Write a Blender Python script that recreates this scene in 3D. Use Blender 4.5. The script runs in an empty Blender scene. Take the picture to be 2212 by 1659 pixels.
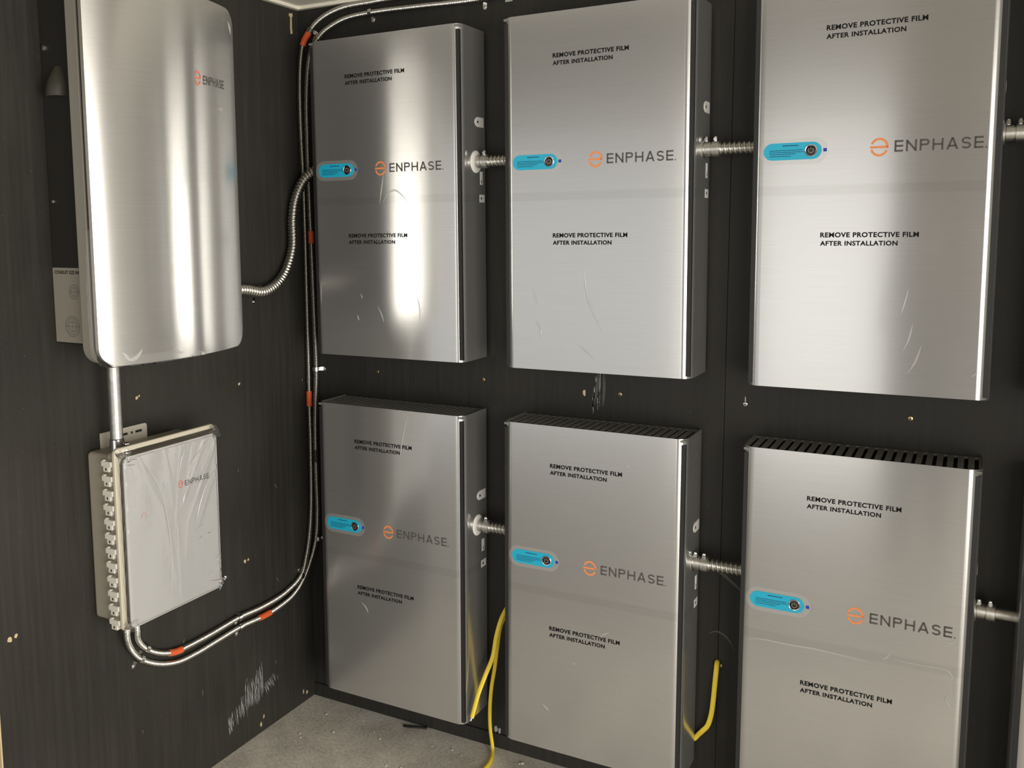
import bpy, math, random
from mathutils import Vector, Matrix
random.seed(7)
scene = bpy.context.scene
COL = scene.collection

# ------------------------------------------------------------------ camera
cam_data = bpy.data.cameras.new('camera')
cam = bpy.data.objects.new('camera', cam_data)
COL.objects.link(cam)
scene.camera = cam
FPX, IMG_W = 2043.14, 2212.0
cam_data.sensor_fit = 'HORIZONTAL'
cam_data.sensor_width = 36.0
cam_data.lens = 36.0 * FPX / IMG_W
cam_data.shift_x = 129.0 / IMG_W
cam_data.shift_y = -99.9 / IMG_W
cam_data.clip_start = 0.02
YAW, PITCH, ROLL = 0.50864, -0.11966, 0.00810
RM = Matrix.Rotation(YAW, 3, 'Z') @ Matrix.Rotation(PITCH, 3, 'X') @ Matrix.Rotation(ROLL, 3, 'Y')
ax, fw, up = RM.col[0], RM.col[1], RM.col[2]
m = Matrix((( ax[0], up[0], -fw[0], 2.0371), (ax[1], up[1], -fw[1], -2.6088), (ax[2], up[2], -fw[2], 1.6965), (0, 0, 0, 1)))
cam.matrix_world = m

# ------------------------------------------------------------------ world, light, exposure
scene.view_settings.view_transform = 'Standard'
scene.view_settings.look = 'None'
scene.view_settings.gamma = 1.0
scene.view_settings.exposure = 0.12
scene.view_settings.use_curve_mapping = False
scene.cycles.use_denoising = True

world = bpy.data.worlds.new('daylight_sky')
scene.world = world
world.use_nodes = True
bg = world.node_tree.nodes['Background']
bg.inputs[0].default_value = (0.90, 0.95, 1.0, 1)
bg.inputs[1].default_value = 0.30


def area(name, loc, direction, sx, sy, radiance, color):
    d = bpy.data.lights.new(name, 'AREA')
    d.shape = 'RECTANGLE'
    d.size, d.size_y = sx, sy
    d.energy = radiance * sx * sy * math.pi
    d.color = color
    o = bpy.data.objects.new(name, d)
    COL.objects.link(o)
    o.location = loc
    o.rotation_euler = Vector(direction).to_track_quat('-Z', 'Y').to_euler()
    return o


# daylight entering by the wide door in the right-hand wall, and by the opening behind the camera; rear left and rear right are added fills
area('daylight_right_door', (4.26, -2.75, 1.12), (-1, 0, 0), 3.3, 2.2, 8.4, (1.0, 0.955, 0.87))
area('added_fill_rear_right', (3.60, -4.56, 1.2), (0, 1, 0), 1.36, 2.38, 4.5, (1.0, 0.96, 0.88))  # added fill that brightens the rounded battery edges
area('added_fill_rear_left', (-1.25, -4.56, 1.2), (0, 1, 0), 3.1, 2.38, 0.52, (1.0, 0.965, 0.89))  # added fill that lifts the reflections in the middle batteries
area('daylight_rear_opening', (0.98, -4.56, 1.2), (0, 1, 0), 1.2, 2.38, 1.25, (1.0, 0.965, 0.89))


# ------------------------------------------------------------------ materials
MATS = {}


def mat(name, base=(.5, .5, .5), rough=.5, metal=0.0, **kw):
    if name in MATS:
        return MATS[name]
    mt = bpy.data.materials.new(name)
    mt.use_nodes = True
    b = mt.node_tree.nodes['Principled BSDF']
    b.inputs['Base Color'].default_value = (*base, 1)
    b.inputs['Roughness'].default_value = rough
    b.inputs['Metallic'].default_value = metal
    for k, v in kw.items():
        b.inputs[k.replace('_', ' ')].default_value = v
    MATS[name] = mt
    return mt


def N(mt, kind, **kw):
    n = mt.node_tree.nodes.new(kind)
    for k, v in kw.items():
        setattr(n, k, v)
    return n


def L(mt, a, b):
    mt.node_tree.links.new(a, b)


def noise(mt, scale_xyz, scale=1.0, detail=4, rough=.55, coord='Object'):
    tc = N(mt, 'ShaderNodeTexCoord')
    mp = N(mt, 'ShaderNodeMapping')
    mp.inputs['Scale'].default_value = scale_xyz
    L(mt, tc.outputs[coord], mp.inputs[0])
    nz = N(mt, 'ShaderNodeTexNoise')
    nz.inputs['Scale'].default_value = scale
    nz.inputs['Detail'].default_value = detail
    nz.inputs['Roughness'].default_value = rough
    L(mt, mp.outputs[0], nz.inputs['Vector'])
    return nz.outputs['Fac']


def ramp(mt, src, stops):
    r = N(mt, 'ShaderNodeValToRGB')
    while len(r.color_ramp.elements) < len(stops):
        r.color_ramp.elements.new(.5)
    for e, (p, c) in zip(r.color_ramp.elements, stops):
        e.position = p
        e.color = (*c, 1) if len(c) == 3 else c
    L(mt, src, r.inputs[0])
    return r.outputs[0]


def bump(mt, src, strength, dist, target='Normal'):
    b = N(mt, 'ShaderNodeBump')
    b.inputs['Strength'].default_value = strength
    b.inputs['Distance'].default_value = dist
    L(mt, src, b.inputs['Height'])
    L(mt, b.outputs[0], mt.node_tree.nodes['Principled BSDF'].inputs[target])
    return b


# brushed sheet metal under clear film
def film_metal(name, base, rough, band=False):
    mt = mat(name, base, rough, 0.88, Coat_Weight=0.4, Coat_Roughness=0.05, Coat_IOR=1.55)
    b = mt.node_tree.nodes['Principled BSDF']
    b.inputs['Anisotropic'].default_value = 0.75
    b.inputs['Anisotropic Rotation'].default_value = 0.25
    tg = N(mt, 'ShaderNodeTangent', direction_type='RADIAL', axis='Z')
    L(mt, tg.outputs[0], b.inputs['Tangent'])
    g = noise(mt, (2, 2, 160), 3.0, 2)
    c = ramp(mt, g, [(.3, tuple(x * .965 for x in base)), (.7, tuple(min(1, x * 1.035) for x in base))])
    L(mt, c, b.inputs['Base Color'])
    if band:
        tc = N(mt, 'ShaderNodeTexCoord')
        sp = N(mt, 'ShaderNodeSeparateXYZ')
        L(mt, tc.outputs['Object'], sp.inputs[0])
        br = ramp(mt, sp.outputs[2], [(.4745, (1, 1, 1)), (.4765, (.93, .93, .925)), (.4965, (.93, .93, .925)), (.4985, (1, 1, 1))])
        bm = N(mt, 'ShaderNodeMix', data_type='RGBA', blend_type='MULTIPLY')
        bm.inputs[0].default_value = 1
        L(mt, c, bm.inputs[6])
        L(mt, br, bm.inputs[7])
        c = bm.outputs[2]
        L(mt, c, b.inputs['Base Color'])
    w = noise(mt, (1.0, 1.0, .55), 6.0, 1)
    bump(mt, w, .10, .006, 'Coat Normal')
    # a second, hazier lobe from the film over the brushing
    b2 = N(mt, 'ShaderNodeBsdfPrincipled')
    b2.inputs['Metallic'].default_value = .70
    b2.inputs['Roughness'].default_value = .45
    L(mt, c, b2.inputs['Base Color'])
    mx = N(mt, 'ShaderNodeMixShader')
    mx.inputs[0].default_value = .20
    L(mt, b.outputs[0], mx.inputs[1])
    L(mt, b2.outputs[0], mx.inputs[2])
    out = [n for n in mt.node_tree.nodes if n.type == 'OUTPUT_MATERIAL'][0]
    L(mt, mx.outputs[0], out.inputs[0])
    return mt


M_COVER = film_metal('brushed_cover', (.61, .61, .605), .20, True)
M_DOOR = film_metal('brushed_door', (.64, .635, .615), .22)
M_PANEL = mat('panel_paint', (.50, .497, .492), .35)
M_BLACK = mat('black_plastic', (.018, .018, .018), .55)
M_GRILLE = mat('black_grille', (.19, .19, .178), .6)
M_PRINT = mat('black_print', (.008, .0075, .0075), .6, Specular_IOR_Level=.15)
M_LETTER = mat('grey_letter', (.10, .096, .09), .6, Specular_IOR_Level=.2)
M_ORANGE = mat('orange_print', (.86, .29, .10), .5)
M_RED = mat('coral_print', (.80, .19, .13), .5)
M_BLUE = mat('cyan_sticker', (.018, .44, .66), .35)
M_NAVY = mat('navy_print', (.006, .07, .16), .5)
M_SQUARE = mat('blue_square', (.01, .045, .42), .45)
M_CHROME = mat('bright_chrome', (.78, .78, .77), .16, 1.0)
M_BUTTON = mat('button_black', (.014, .014, .018), .3)
M_ICON = mat('button_icon', (.35, .28, .22), .5)
M_WHITE = mat('white_plastic', (.78, .77, .74), .45)
M_STICKER = mat('white_sticker', (.80, .80, .80), .5)
M_BEIGE = mat('beige_plastic', (.40, .365, .295), .45)
M_LIDBEIGE = mat('lid_plastic', (.62, .575, .46), .42)
M_HINGE = mat('hinge_plastic', (.72, .69, .61), .45)
M_FLANGE = mat('flange_paint', (.25, .235, .20), .45)
M_DARKBOX = mat('dark_box_paint', (.022, .02, .017), .55)
M_GASKET = mat('dark_gasket', (.035, .024, .018), .5)
M_GALV = mat('galvanised_steel', (.62, .61, .58), .45, 1.0)
M_FLEX = mat('flex_steel', (.60, .585, .54), .30, 1.0)
M_CASTING = mat('cast_zinc', (.58, .58, .57), .38, 1.0)
M_BAND = mat('orange_tape', (.80, .13, .035), .45)
M_DARKTAPE = mat('dark_tape', (.03, .03, .03), .5)
M_YELLOW = mat('yellow_sheath', (.95, .72, .06), .42)
M_BRASS = mat('brass_screw', (.62, .47, .24), .35, 1.0)
M_WOOD = mat('raw_wood', (.60, .47, .29), .8)
M_SCUFF = mat('chalky_scuff', (.36, .36, .36), .8)
M_HOLE = mat('hole_dark', (.004, .004, .004), .9)
M_CRUMB = mat('plaster_crumb', (.50, .48, .43), .8)
M_SMEAR = mat('dust_smear', (.075, .073, .068), .8)
M_BRACKET = mat('bracket_paint', (.60, .565, .48), .45)

# galvanised mottling
for mt in (M_GALV, M_CASTING):
    v = noise(mt, (1, 1, 1), 60, 3)
    c = ramp(mt, v, [(.3, (.50, .49, .46)), (.7, (.70, .69, .66))])
    L(mt, c, mt.node_tree.nodes['Principled BSDF'].inputs['Base Color'])


def clear_film(name, gloss, rough, haze):
    mt = bpy.data.materials.new(name)
    mt.use_nodes = True
    nt = mt.node_tree
    nt.nodes.clear()
    out = nt.nodes.new('ShaderNodeOutputMaterial')
    tr = nt.nodes.new('ShaderNodeBsdfTransparent')
    gl = nt.nodes.new('ShaderNodeBsdfGlossy')
    gl.inputs['Roughness'].default_value = rough
    df = nt.nodes.new('ShaderNodeBsdfDiffuse')
    df.inputs['Color'].default_value = (.85, .85, .83, 1)
    fr = nt.nodes.new('ShaderNodeFresnel')
    fr.inputs['IOR'].default_value = gloss
    mx = nt.nodes.new('ShaderNodeMixShader')
    mx2 = nt.nodes.new('ShaderNodeMixShader')
    mx2.inputs[0].default_value = haze
    nt.links.new(tr.outputs[0], mx2.inputs[1])
    nt.links.new(df.outputs[0], mx2.inputs[2])
    nt.links.new(fr.outputs[0], mx.inputs[0])
    nt.links.new(mx2.outputs[0], mx.inputs[1])
    nt.links.new(gl.outputs[0], mx.inputs[2])
    nt.links.new(mx.outputs[0], out.inputs[0])
    MATS[name] = mt
    return mt


M_FILM = clear_film('clear_film', 1.5, .08, .04)
M_LIP = clear_film('loose_film', 1.22, .16, .06)
M_CREASE = clear_film('film_ridge', 1.5, .14, .34)
M_BACKING = clear_film('clear_sticker', 1.15, .3, .13)


# black painted plywood
def black_wall(name, base, axis_scale):
    mt = mat(name, base, .5)
    b = mt.node_tree.nodes['Principled BSDF']
    b.inputs['Specular IOR Level'].default_value = .2
    streak = noise(mt, axis_scale, 1.0, 5, .6)
    blot = noise(mt, (1, 1, 1), 1.7, 3)
    mix = N(mt, 'ShaderNodeMix', data_type='RGBA', blend_type='MIX')
    c = ramp(mt, streak, [(.32, tuple(x * .84 for x in base)), (.55, base), (.80, tuple(x * 1.28 for x in base))])
    c2 = ramp(mt, blot, [(.3, (.8, .8, .8)), (.7, (1.2, 1.2, 1.18))])
    mul = N(mt, 'ShaderNodeMix', data_type='RGBA', blend_type='MULTIPLY')
    mul.inputs[0].default_value = 1
    L(mt, c, mul.inputs[6])
    L(mt, c2, mul.inputs[7])
    # fine specks of dust
    sp = noise(mt, (1, 1, 1), 140, 1)
    spr = ramp(mt, sp, [(.74, (0, 0, 0)), (.80, (1, 1, 1))])
    L(mt, spr, mix.inputs[0])
    L(mt, mul.outputs[2], mix.inputs[6])
    mix.inputs[7].default_value = (.085, .083, .078, 1)
    L(mt, mix.outputs[2], b.inputs['Base Color'])
    rr = ramp(mt, streak, [(.3, (.42,) * 3), (.7, (.60,) * 3)])
    L(mt, rr, b.inputs['Roughness'])
    bump(mt, streak, .25, .002)
    return mt


M_WALL_L = black_wall('black_paint_left', (.036, .034, .030), (1, 60, 2.6))
M_WALL_B = black_wall('black_paint_back', (.030, .0285, .026), (60, 1, 2.6))

# concrete floor
M_FLOOR = mat('concrete', (.40, .375, .33), .75)
b_ = M_FLOOR.node_tree.nodes['Principled BSDF']
f1 = noise(M_FLOOR, (1, 1, 1), 5.5, 8, .65)
c1 = ramp(M_FLOOR, f1, [(.28, (.46, .44, .385)), (.5, (.68, .65, .575)), (.72, (.84, .81, .73))])
f2 = noise(M_FLOOR, (1, 1, 1), 95, 3)
c2 = ramp(M_FLOOR, f2, [(.30, (.78, .77, .75)), (.52, (1, 1, 1)), (.78, (1.18, 1.17, 1.15))])
mm = N(M_FLOOR, 'ShaderNodeMix', data_type='RGBA', blend_type='MULTIPLY')
mm.inputs[0].default_value = 1
L(M_FLOOR, c1, mm.inputs[6])
L(M_FLOOR, c2, mm.inputs[7])
L(M_FLOOR, mm.outputs[2], b_.inputs['Base Color'])
bump(M_FLOOR, f1, .3, .006)

M_CEIL = mat('ceiling_paint', (.86, .82, .72), .7)
M_ADDED_GROUND = mat('added_ground_grey', (.33, .31, .275), .85)
M_ADDED_CEIL = mat('added_ceiling_brown', (.22, .17, .11), .7)
M_DRYWALL = mat('pale_drywall', (.74, .72, .68), .8)
M_ADDED_DOOR = mat('added_door_brown', (.030, .021, .013), .7)


# ------------------------------------------------------------------ mesh builder
class MB:
    def __init__(s):
        s.v, s.f = [], []

    def add(s, verts, faces):
        o = len(s.v)
        s.v += [tuple(p) for p in verts]
        s.f += [tuple(i + o for i in f) for f in faces]
        return s

    def box(s, a, b):
        (x0, y0, z0), (x1, y1, z1) = a, b
        v = [(x0, y0, z0), (x1, y0, z0), (x1, y1, z0), (x0, y1, z0), (x0, y0, z1), (x1, y0, z1), (x1, y1, z1), (x0, y1, z1)]
        return s.add(v, [(0, 3, 2, 1), (4, 5, 6, 7), (0, 1, 5, 4), (1, 2, 6, 5), (2, 3, 7, 6), (3, 0, 4, 7)])

    def prism(s, prof, axis, a0, a1):
        """closed 2-D outline swept along an axis; the outline's two numbers are the other two axes in xyz order"""
        n = len(prof)

        def P(p, a):
            return (a, p[0], p[1]) if axis == 0 else (p[0], a, p[1]) if axis == 1 else (p[0], p[1], a)
        v = [P(p, a0) for p in prof] + [P(p, a1) for p in prof]
        f = [(i, (i + 1) % n, n + (i + 1) % n, n + i) for i in range(n)]
        f += [tuple(reversed(range(n))), tuple(range(n, 2 * n))]
        return s.add(v, f)

    def lathe(s, origin, axis, prof, seg=24):
        """profile of (distance along axis, radius) turned about an axis"""
        A = Vector(axis).normalized()
        U = A.orthogonal().normalized()
        W = A.cross(U)
        O = Vector(origin)
        v, f = [], []
        for d, r in prof:
            for k in range(seg):
                t = 2 * math.pi * k / seg
                v.append(O + A * d + (U * math.cos(t) + W * math.sin(t)) * r)
        for i in range(len(prof) - 1):
            for k in range(seg):
                k2 = (k + 1) % seg
                f.append((i * seg + k, i * seg + k2, (i + 1) * seg + k2, (i + 1) * seg + k))
        f.append(tuple(reversed(range(seg))))
        f.append(tuple(range((len(prof) - 1) * seg, len(prof) * seg)))
        return s.add(v, f)

    def build(s, name, material, parent=None, smooth=None, bevel=None, bseg=2):
        me = bpy.data.meshes.new(name)
        me.from_pydata(s.v, [], s.f)
        me.validate()
        me.update()
        return link(name, me, material, parent, smooth, bevel, bseg)


def link(name, me, material, parent=None, smooth=None, bevel=None, bseg=2):
    if material is not None and not me.materials:
        me.materials.append(material)
    if smooth is not None or bevel:
        me.polygons.foreach_set('use_smooth', [True] * len(me.polygons))
        me.set_sharp_from_angle(angle=math.radians(smooth if smooth is not None else 35))
    o = bpy.data.objects.new(name, me)
    COL.objects.link(o)
    if bevel:
        md = o.modifiers.new('bevel', 'BEVEL')
        md.width = bevel
        md.segments = bseg
        md.limit_method = 'ANGLE'
        md.harden_normals = True
    if parent is not None:
        o.parent = parent
    return o


def thing(name, label, cat, loc=(0, 0, 0), group=None, rot=(0, 0, 0)):
    o = bpy.data.objects.new(name, None)
    o.empty_display_size = .05
    COL.objects.link(o)
    o.location = loc
    o.rotation_euler = rot
    return tag(o, label, cat, group)


def tag(o, label, cat, group=None):
    o['label'] = label
    o['category'] = cat
    if group:
        o['group'] = group
    return o


def struct(o):
    o['kind'] = 'structure'
    return o


def rrect(x0, z0, x1, z1, r, n=8):
    pts = []
    for cx, cz, a0 in ((x1 - r, z1 - r, 0), (x0 + r, z1 - r, 90), (x0 + r, z0 + r, 180), (x1 - r, z0 + r, 270)):
        for k in range(n + 1):
            a = math.radians(a0 + 90 * k / n)
            pts.append((cx + r * math.cos(a), cz + r * math.sin(a)))
    return pts


def catmull(pts, step):
    """even-step samples along a smooth curve through the points"""
    P = [Vector(p) for p in pts]
    P = [P[0] * 2 - P[1]] + P + [P[-1] * 2 - P[-2]]
    fine = []
    for i in range(1, len(P) - 2):
        p0, p1, p2, p3 = P[i - 1:i + 3]
        t0 = 0.0
        t1 = t0 + max(1e-6, (p1 - p0).length) ** .5
        t2 = t1 + max(1e-6, (p2 - p1).length) ** .5
        t3 = t2 + max(1e-6, (p3 - p2).length) ** .5
        for k in range(24):
            t = t1 + (t2 - t1) * k / 24
            a1 = p0 * ((t1 - t) / (t1 - t0)) + p1 * ((t - t0) / (t1 - t0))
            a2 = p1 * ((t2 - t) / (t2 - t1)) + p2 * ((t - t1) / (t2 - t1))
            a3 = p2 * ((t3 - t) / (t3 - t2)) + p3 * ((t - t2) / (t3 - t2))
            b1 = a1 * ((t2 - t) / (t2 - t0)) + a2 * ((t - t0) / (t2 - t0))
            b2 = a2 * ((t3 - t) / (t3 - t1)) + a3 * ((t - t1) / (t3 - t1))
            fine.append(b1 * ((t2 - t) / (t2 - t1)) + b2 * ((t - t1) / (t2 - t1)))
    fine.append(P[-2])
    out, acc, last = [fine[0]], 0.0, fine[0]
    for p in fine[1:]:
        d = (p - last).length
        while d > 1e-9 and acc + d >= step:
            q = last + (p - last) * ((step - acc) / d)
            out.append(q)
            last, d, acc = q, (p - q).length, 0.0
        acc += d
        last = p
    if (out[-1] - fine[-1]).length > step * .3:
        out.append(fine[-1])
    return out


def sweep(mb, path, rfun, seg=10, flat=None):
    """tube along a path; rfun(s, phi) is the radius; flat = (direction, factor) squeezes it"""
    n = len(path)
    T = [(path[min(i + 1, n - 1)] - path[max(i - 1, 0)]).normalized() for i in range(n)]
    U = T[0].orthogonal().normalized()
    v, f, s = [], [], 0.0
    for i in range(n):
        if i:
            s += (path[i] - path[i - 1]).length
        U = (U - T[i] * U.dot(T[i])).normalized()
        W = T[i].cross(U)
        for k in range(seg):
            a = 2 * math.pi * k / seg
            d = (U * math.cos(a) + W * math.sin(a)) * rfun(s, a)
            if flat:
                fd = Vector(flat[0]).normalized()
                d -= fd * d.dot(fd) * (1 - flat[1])
            v.append(path[i] + d)
    for i in range(n - 1):
        for k in range(seg):
            k2 = (k + 1) % seg
            f.append((i * seg + k, i * seg + k2, (i + 1) * seg + k2, (i + 1) * seg + k))
    f.append(tuple(reversed(range(seg))))
    f.append(tuple(range((n - 1) * seg, n * seg)))
    return mb.add(v, f)


def ribbed(r, depth, pitch):
    return lambda s, a: r * (1 - depth * (.5 - .5 * math.cos(2 * math.pi * s / pitch - a)) ** 1.5)


# ------------------------------------------------------------------ lettering
def text_mesh(body, width, height=None, bold=0.0, spacing=1.0):
    """lettering as a thin mesh: lower-left corner at the origin, x to the right, z up, facing -y"""
    cu = bpy.data.curves.new('lettering', 'FONT')
    cu.body = body
    cu.size = 1.0
    cu.offset = bold
    cu.space_character = spacing
    cu.resolution_u = 4
    cu.extrude = 0.0
    ob = bpy.data.objects.new('lettering', cu)
    COL.objects.link(ob)
    dg = bpy.context.evaluated_depsgraph_get()
    dg.update()
    me = bpy.data.meshes.new_from_object(ob.evaluated_get(dg))
    bpy.data.objects.remove(ob)
    xs = [p.co.x for p in me.vertices]
    ys = [p.co.y for p in me.vertices]
    sx = width / (max(xs) - min(xs))
    sz = height / (max(ys) - min(ys)) if height else sx
    x0, y0 = min(xs), min(ys)
    for p in me.vertices:
        p.co = ((p.co.x - x0) * sx, 0.0, (p.co.y - y0) * sz)
    me.materials.clear()
    return me


def stroke_font(mb, word, x, z, w, h, t, gap):
    """thin even-stroke capitals; returns the end x. Everything lies in y = 0, facing -y"""
    def bar(x0, z0, x1, z1):
        d = Vector((x1 - x0, 0, z1 - z0)).normalized()
        n = Vector((-d.z, 0, d.x)) * t / 2
        e = d * 0
        a, b = Vector((x0, 0, z0)) - e, Vector((x1, 0, z1)) + e
        mb.add([a - n, b - n, b + n, a + n], [(0, 1, 2, 3)])

    def arc(cx, cz, rx, rz, a0, a1, n=14):
        v, f = [], []
        for k in range(n + 1):
            a = math.radians(a0 + (a1 - a0) * k / n)
            for s in (-1, 1):
                v.append((cx + (rx + s * t / 2) * math.cos(a), 0, cz + (rz + s * t / 2) * math.sin(a)))
        for k in range(n):
            f.append((2 * k, 2 * k + 1, 2 * k + 3, 2 * k + 2))
        mb.add(v, f)
    q = t / 2
    for ch in word:
        ww = w
        if ch == 'E':
            ww = w * .82
            bar(x + q, z, x + q, z + h)
            for zz in (z + q, z + h / 2, z + h - q):
                bar(x + q, zz, x + ww, zz)
        elif ch == 'N':
            bar(x + q, z, x + q, z + h)
            bar(x + w - q, z, x + w - q, z + h)
            bar(x + q, z + h - q, x + w - q, z + q)
        elif ch == 'P':
            ww = w * .9
            bar(x + q, z, x + q, z + h)
            r = h * .28
            bar(x + q, z + h - q, x + ww - r, z + h - q)
            bar(x + q, z + h - 2 * r + q, x + ww - r, z + h - 2 * r + q)
            arc(x + ww - r, z + h - r, r - q, r - q, -90, 90)
        elif ch == 'H':
            bar(x + q, z, x + q, z + h)
            bar(x + w - q, z, x + w - q, z + h)
            bar(x + q, z + h / 2, x + w - q, z + h / 2)
        elif ch == 'A':
            ww = w * 1.08
            bar(x + q, z, x + ww / 2, z + h)
            bar(x + ww - q, z, x + ww / 2, z + h)
            bar(x + ww * .2, z + h * .3, x + ww * .8, z + h * .3)
        elif ch == 'S':
            ww = w * .86
            r = (h - t) / 4
            cx = x + ww / 2
            arc(cx, z + h - q - r, ww / 2 - q, r, 20, 270)
            arc(cx, z + q + r, ww / 2 - q, r, -160, 90)
        x += ww + gap
    return x - gap


def emblem(mb, cx, cz, rx, rz, t):
    """ring cut into an upper half joined to a middle bar and a loose lower half"""
    def arc(a0, a1, n=28):
        v, f = [], []
        for k in range(n + 1):
            a = math.radians(a0 + (a1 - a0) * k / n)
            for s in (-1, 1):
                v.append((cx + (rx + (s - 1) * t / 2) * math.cos(a), 0, cz + (rz + (s - 1) * t / 2) * math.sin(a)))
        for k in range(n):
            f.append((2 * k, 2 * k + 1, 2 * k + 3, 2 * k + 2))
        mb.add(v, f)
    arc(-6, 158)
    arc(196, 335)
    h = t * .5
    mb.add([(cx - rx, 0, cz - h), (cx + rx - t * .3, 0, cz - h), (cx + rx - t * .3, 0, cz + h), (cx - rx, 0, cz + h)], [(0, 1, 2, 3)])


def front_map(me, fn):
    for p in me.vertices:
        p.co = fn(p.co)
    me.update()
    return me


# ------------------------------------------------------------------ the room shell
ROOM_H = 2.418
struct(MB().box((-3.0, -1.30, -.08), (4.5, .12, 0)).build('floor', M_FLOOR))
struct(MB().box((-3.0, -4.7, -.09), (4.5, -1.30, -.012)).build('added_ground_rear', M_ADDED_GROUND))  # unseen ground, separate tone added to tune the battery reflections
struct(MB().box((-3.0, -.75, ROOM_H), (4.5, .12, ROOM_H + .08)).build('ceiling', M_CEIL))
jo = MB().box((-3.0, -4.7, ROOM_H + .06), (4.5, -.75, ROOM_H + .12))
for k in range(9):
    jo.box((-3.0, -4.6 + k * .45, ROOM_H + .001), (4.5, -4.56 + k * .45, ROOM_H + .06))
struct(jo.build('added_dark_ceiling', M_ADDED_CEIL))  # unseen ceiling, made dark to dim the battery reflections
wall_back = struct(MB().box((0, 0, 0), (1.4405, .12, ROOM_H)).box((1.4425, 0, 0), (4.5, .12, ROOM_H)).box((1.43, .004, 0), (1.45, .12, ROOM_H)).build('wall_back', M_WALL_B))
wall_left = struct(MB().box((-.10, -1.2405, 0), (0, .12, ROOM_H)).build('wall_left', M_WALL_L))
MB().box((-.1, -1.2450, 0), (-.0005, -1.2407, ROOM_H)).build('cut_end', M_WOOD, wall_left)
# far walls that close the space behind the camera: a wide daylight door right, an opening, added gaps for the fills and an added dark door at the rear
wr = MB()
wr.box((4.3, -4.7, 0), (4.5, -4.42, ROOM_H)).box((4.3, -1.08, 0), (4.5, 0, ROOM_H)).box((4.3, -4.42, 2.24), (4.5, -1.08, ROOM_H))
struct(wr.build('wall_right', M_DRYWALL))
struct(MB().box((2.76, -1.14, 0), (2.86, 0, ROOM_H)).build('added_shade_wall_right', M_DRYWALL))  # unseen wall added to keep door light off the right-hand batteries
wb = MB()
wb.box((-3.0, -4.7, 0), (-2.82, -4.58, ROOM_H)).box((.31, -4.7, 0), (.37, -4.58, ROOM_H)).box((1.6, -4.7, 0), (2.9, -4.58, ROOM_H)).box((4.3, -4.7, 0), (4.5, -4.58, ROOM_H)).box((2.9, -4.7, 2.40), (4.3, -4.58, ROOM_H)).box((-2.82, -4.7, 2.40), (1.6, -4.58, ROOM_H))
struct(wb.build('wall_rear', M_DRYWALL))
struct(MB().box((-3.1, -4.7, 0), (-3.0, .12, ROOM_H)).build('wall_far_left', M_DRYWALL))
struct(MB().box((-3.0, 0, 0), (-.1, .12, ROOM_H)).build('wall_beyond', M_DRYWALL))
dr = MB().box((1.602, -4.58, 0), (2.9, -4.52, 2.415))
for i in range(2):
    for j in range(3):
        dr.box((1.72 + i * .58, -4.52, .15 + j * .72), (2.20 + i * .58, -4.505, .75 + j * .72))
struct(dr.build('added_dark_door', M_ADDED_DOOR))  # unseen door added as a dark reflection for the right-hand batteries
struct(MB().box((0.001, -.007, 0), (4.3, -.0005, .047)).build('baseboard_back', M_WALL_B))
struct(MB().box((.0, -.016, ROOM_H - .010), (4.3, 0, ROOM_H)).build('trim_1', M_CEIL))
struct(MB().box((.0, -1.240, ROOM_H - .010), (.016, -.016, ROOM_H)).build('trim_2', M_CEIL))


# chips and scuffs that stay in the walls
def chip(wall, axis, u, z, w, h, material=M_WOOD, name='paint_chip', seed=0):
    rnd = random.Random(seed)
    n = 9
    pr = []
    for k in range(n):
        a = 2 * math.pi * k / n
        r = .6 + .5 * rnd.random()
        pr.append((u + w / 2 * r * math.cos(a), z + h / 2 * r * math.sin(a)))
    b = MB()
    if axis == 0:
        b.prism(pr, 0, -.002, .0009)
    else:
        b.prism(pr, 1, -.0009, .002)
    return b.build(name, material, wall)


for i, (y, z, w, h) in enumerate([(-.767, 1.222, .010, .012), (-.758, 1.226, .007, .007), (-.349, 1.198, .009, .012), (-.351, .614, .014, .015), (-.335, .616, .009, .010),
                                  (-1.202, .690, .013, .016), (-1.185, .694, .011, .013), (-.30, .028, .012, .022), (-.285, .05, .008, .016), (-.05, .03, .012, .016), (-.07, .04, .006, .02)]):
    chip(wall_left, 0, y, z, w, h, seed=i)
# long splinter near the corner
MB().prism([(-.046, 2.392), (-.030, 2.394), (-.029, 2.386), (-.034, 2.380), (-.034, 2.345), (-.031, 2.330), (-.040, 2.326), (-.042, 2.345), (-.040, 2.380), (-.047, 2.384)], 0, -.002, .002).build('splinter', M_WOOD, wall_left)
for i, (x, z, w, h) in enumerate([(1.03, 1.196, .009, .026), (1.497, 1.215, .004, .02), (.735, .06, .014, .03), (.748, .055, .010, .03), (.30, .044, .02, .012), (.42, .04, .012, .010)]):
    chip(wall_back, 1, x, z, w, h, M_SCUFF if i != 0 else M_WOOD, seed=40 + i)


def strokes(wall, axis, items, seed):
    rnd = random.Random(seed)
    b = MB()
    for (u, z, ln, wd, lean) in items:
        n = 6
        left, right = [], []
        for k in range(n + 1):
            t = k / n
            ww = wd * math.sin(math.pi * (.08 + .84 * t)) * (.6 + .6 * rnd.random())
            uu = u + lean * (t - .5) * ln + rnd.uniform(-.0006, .0006)
            left.append((uu - ww / 2, z + (t - .5) * ln))
            right.append((uu + ww / 2, z + (t - .5) * ln))
        for k in range(n):
            q = [left[k], right[k], right[k + 1], left[k + 1]]
            if axis == 0:
                b.add([(.0006, p[0], p[1]) for p in q], [(0, 1, 2, 3)])
            else:
                b.add([(p[0], -.0006, p[1]) for p in q], [(0, 1, 2, 3)])
    return b.build('scuff_mark', M_SCUFF, wall)


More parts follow.
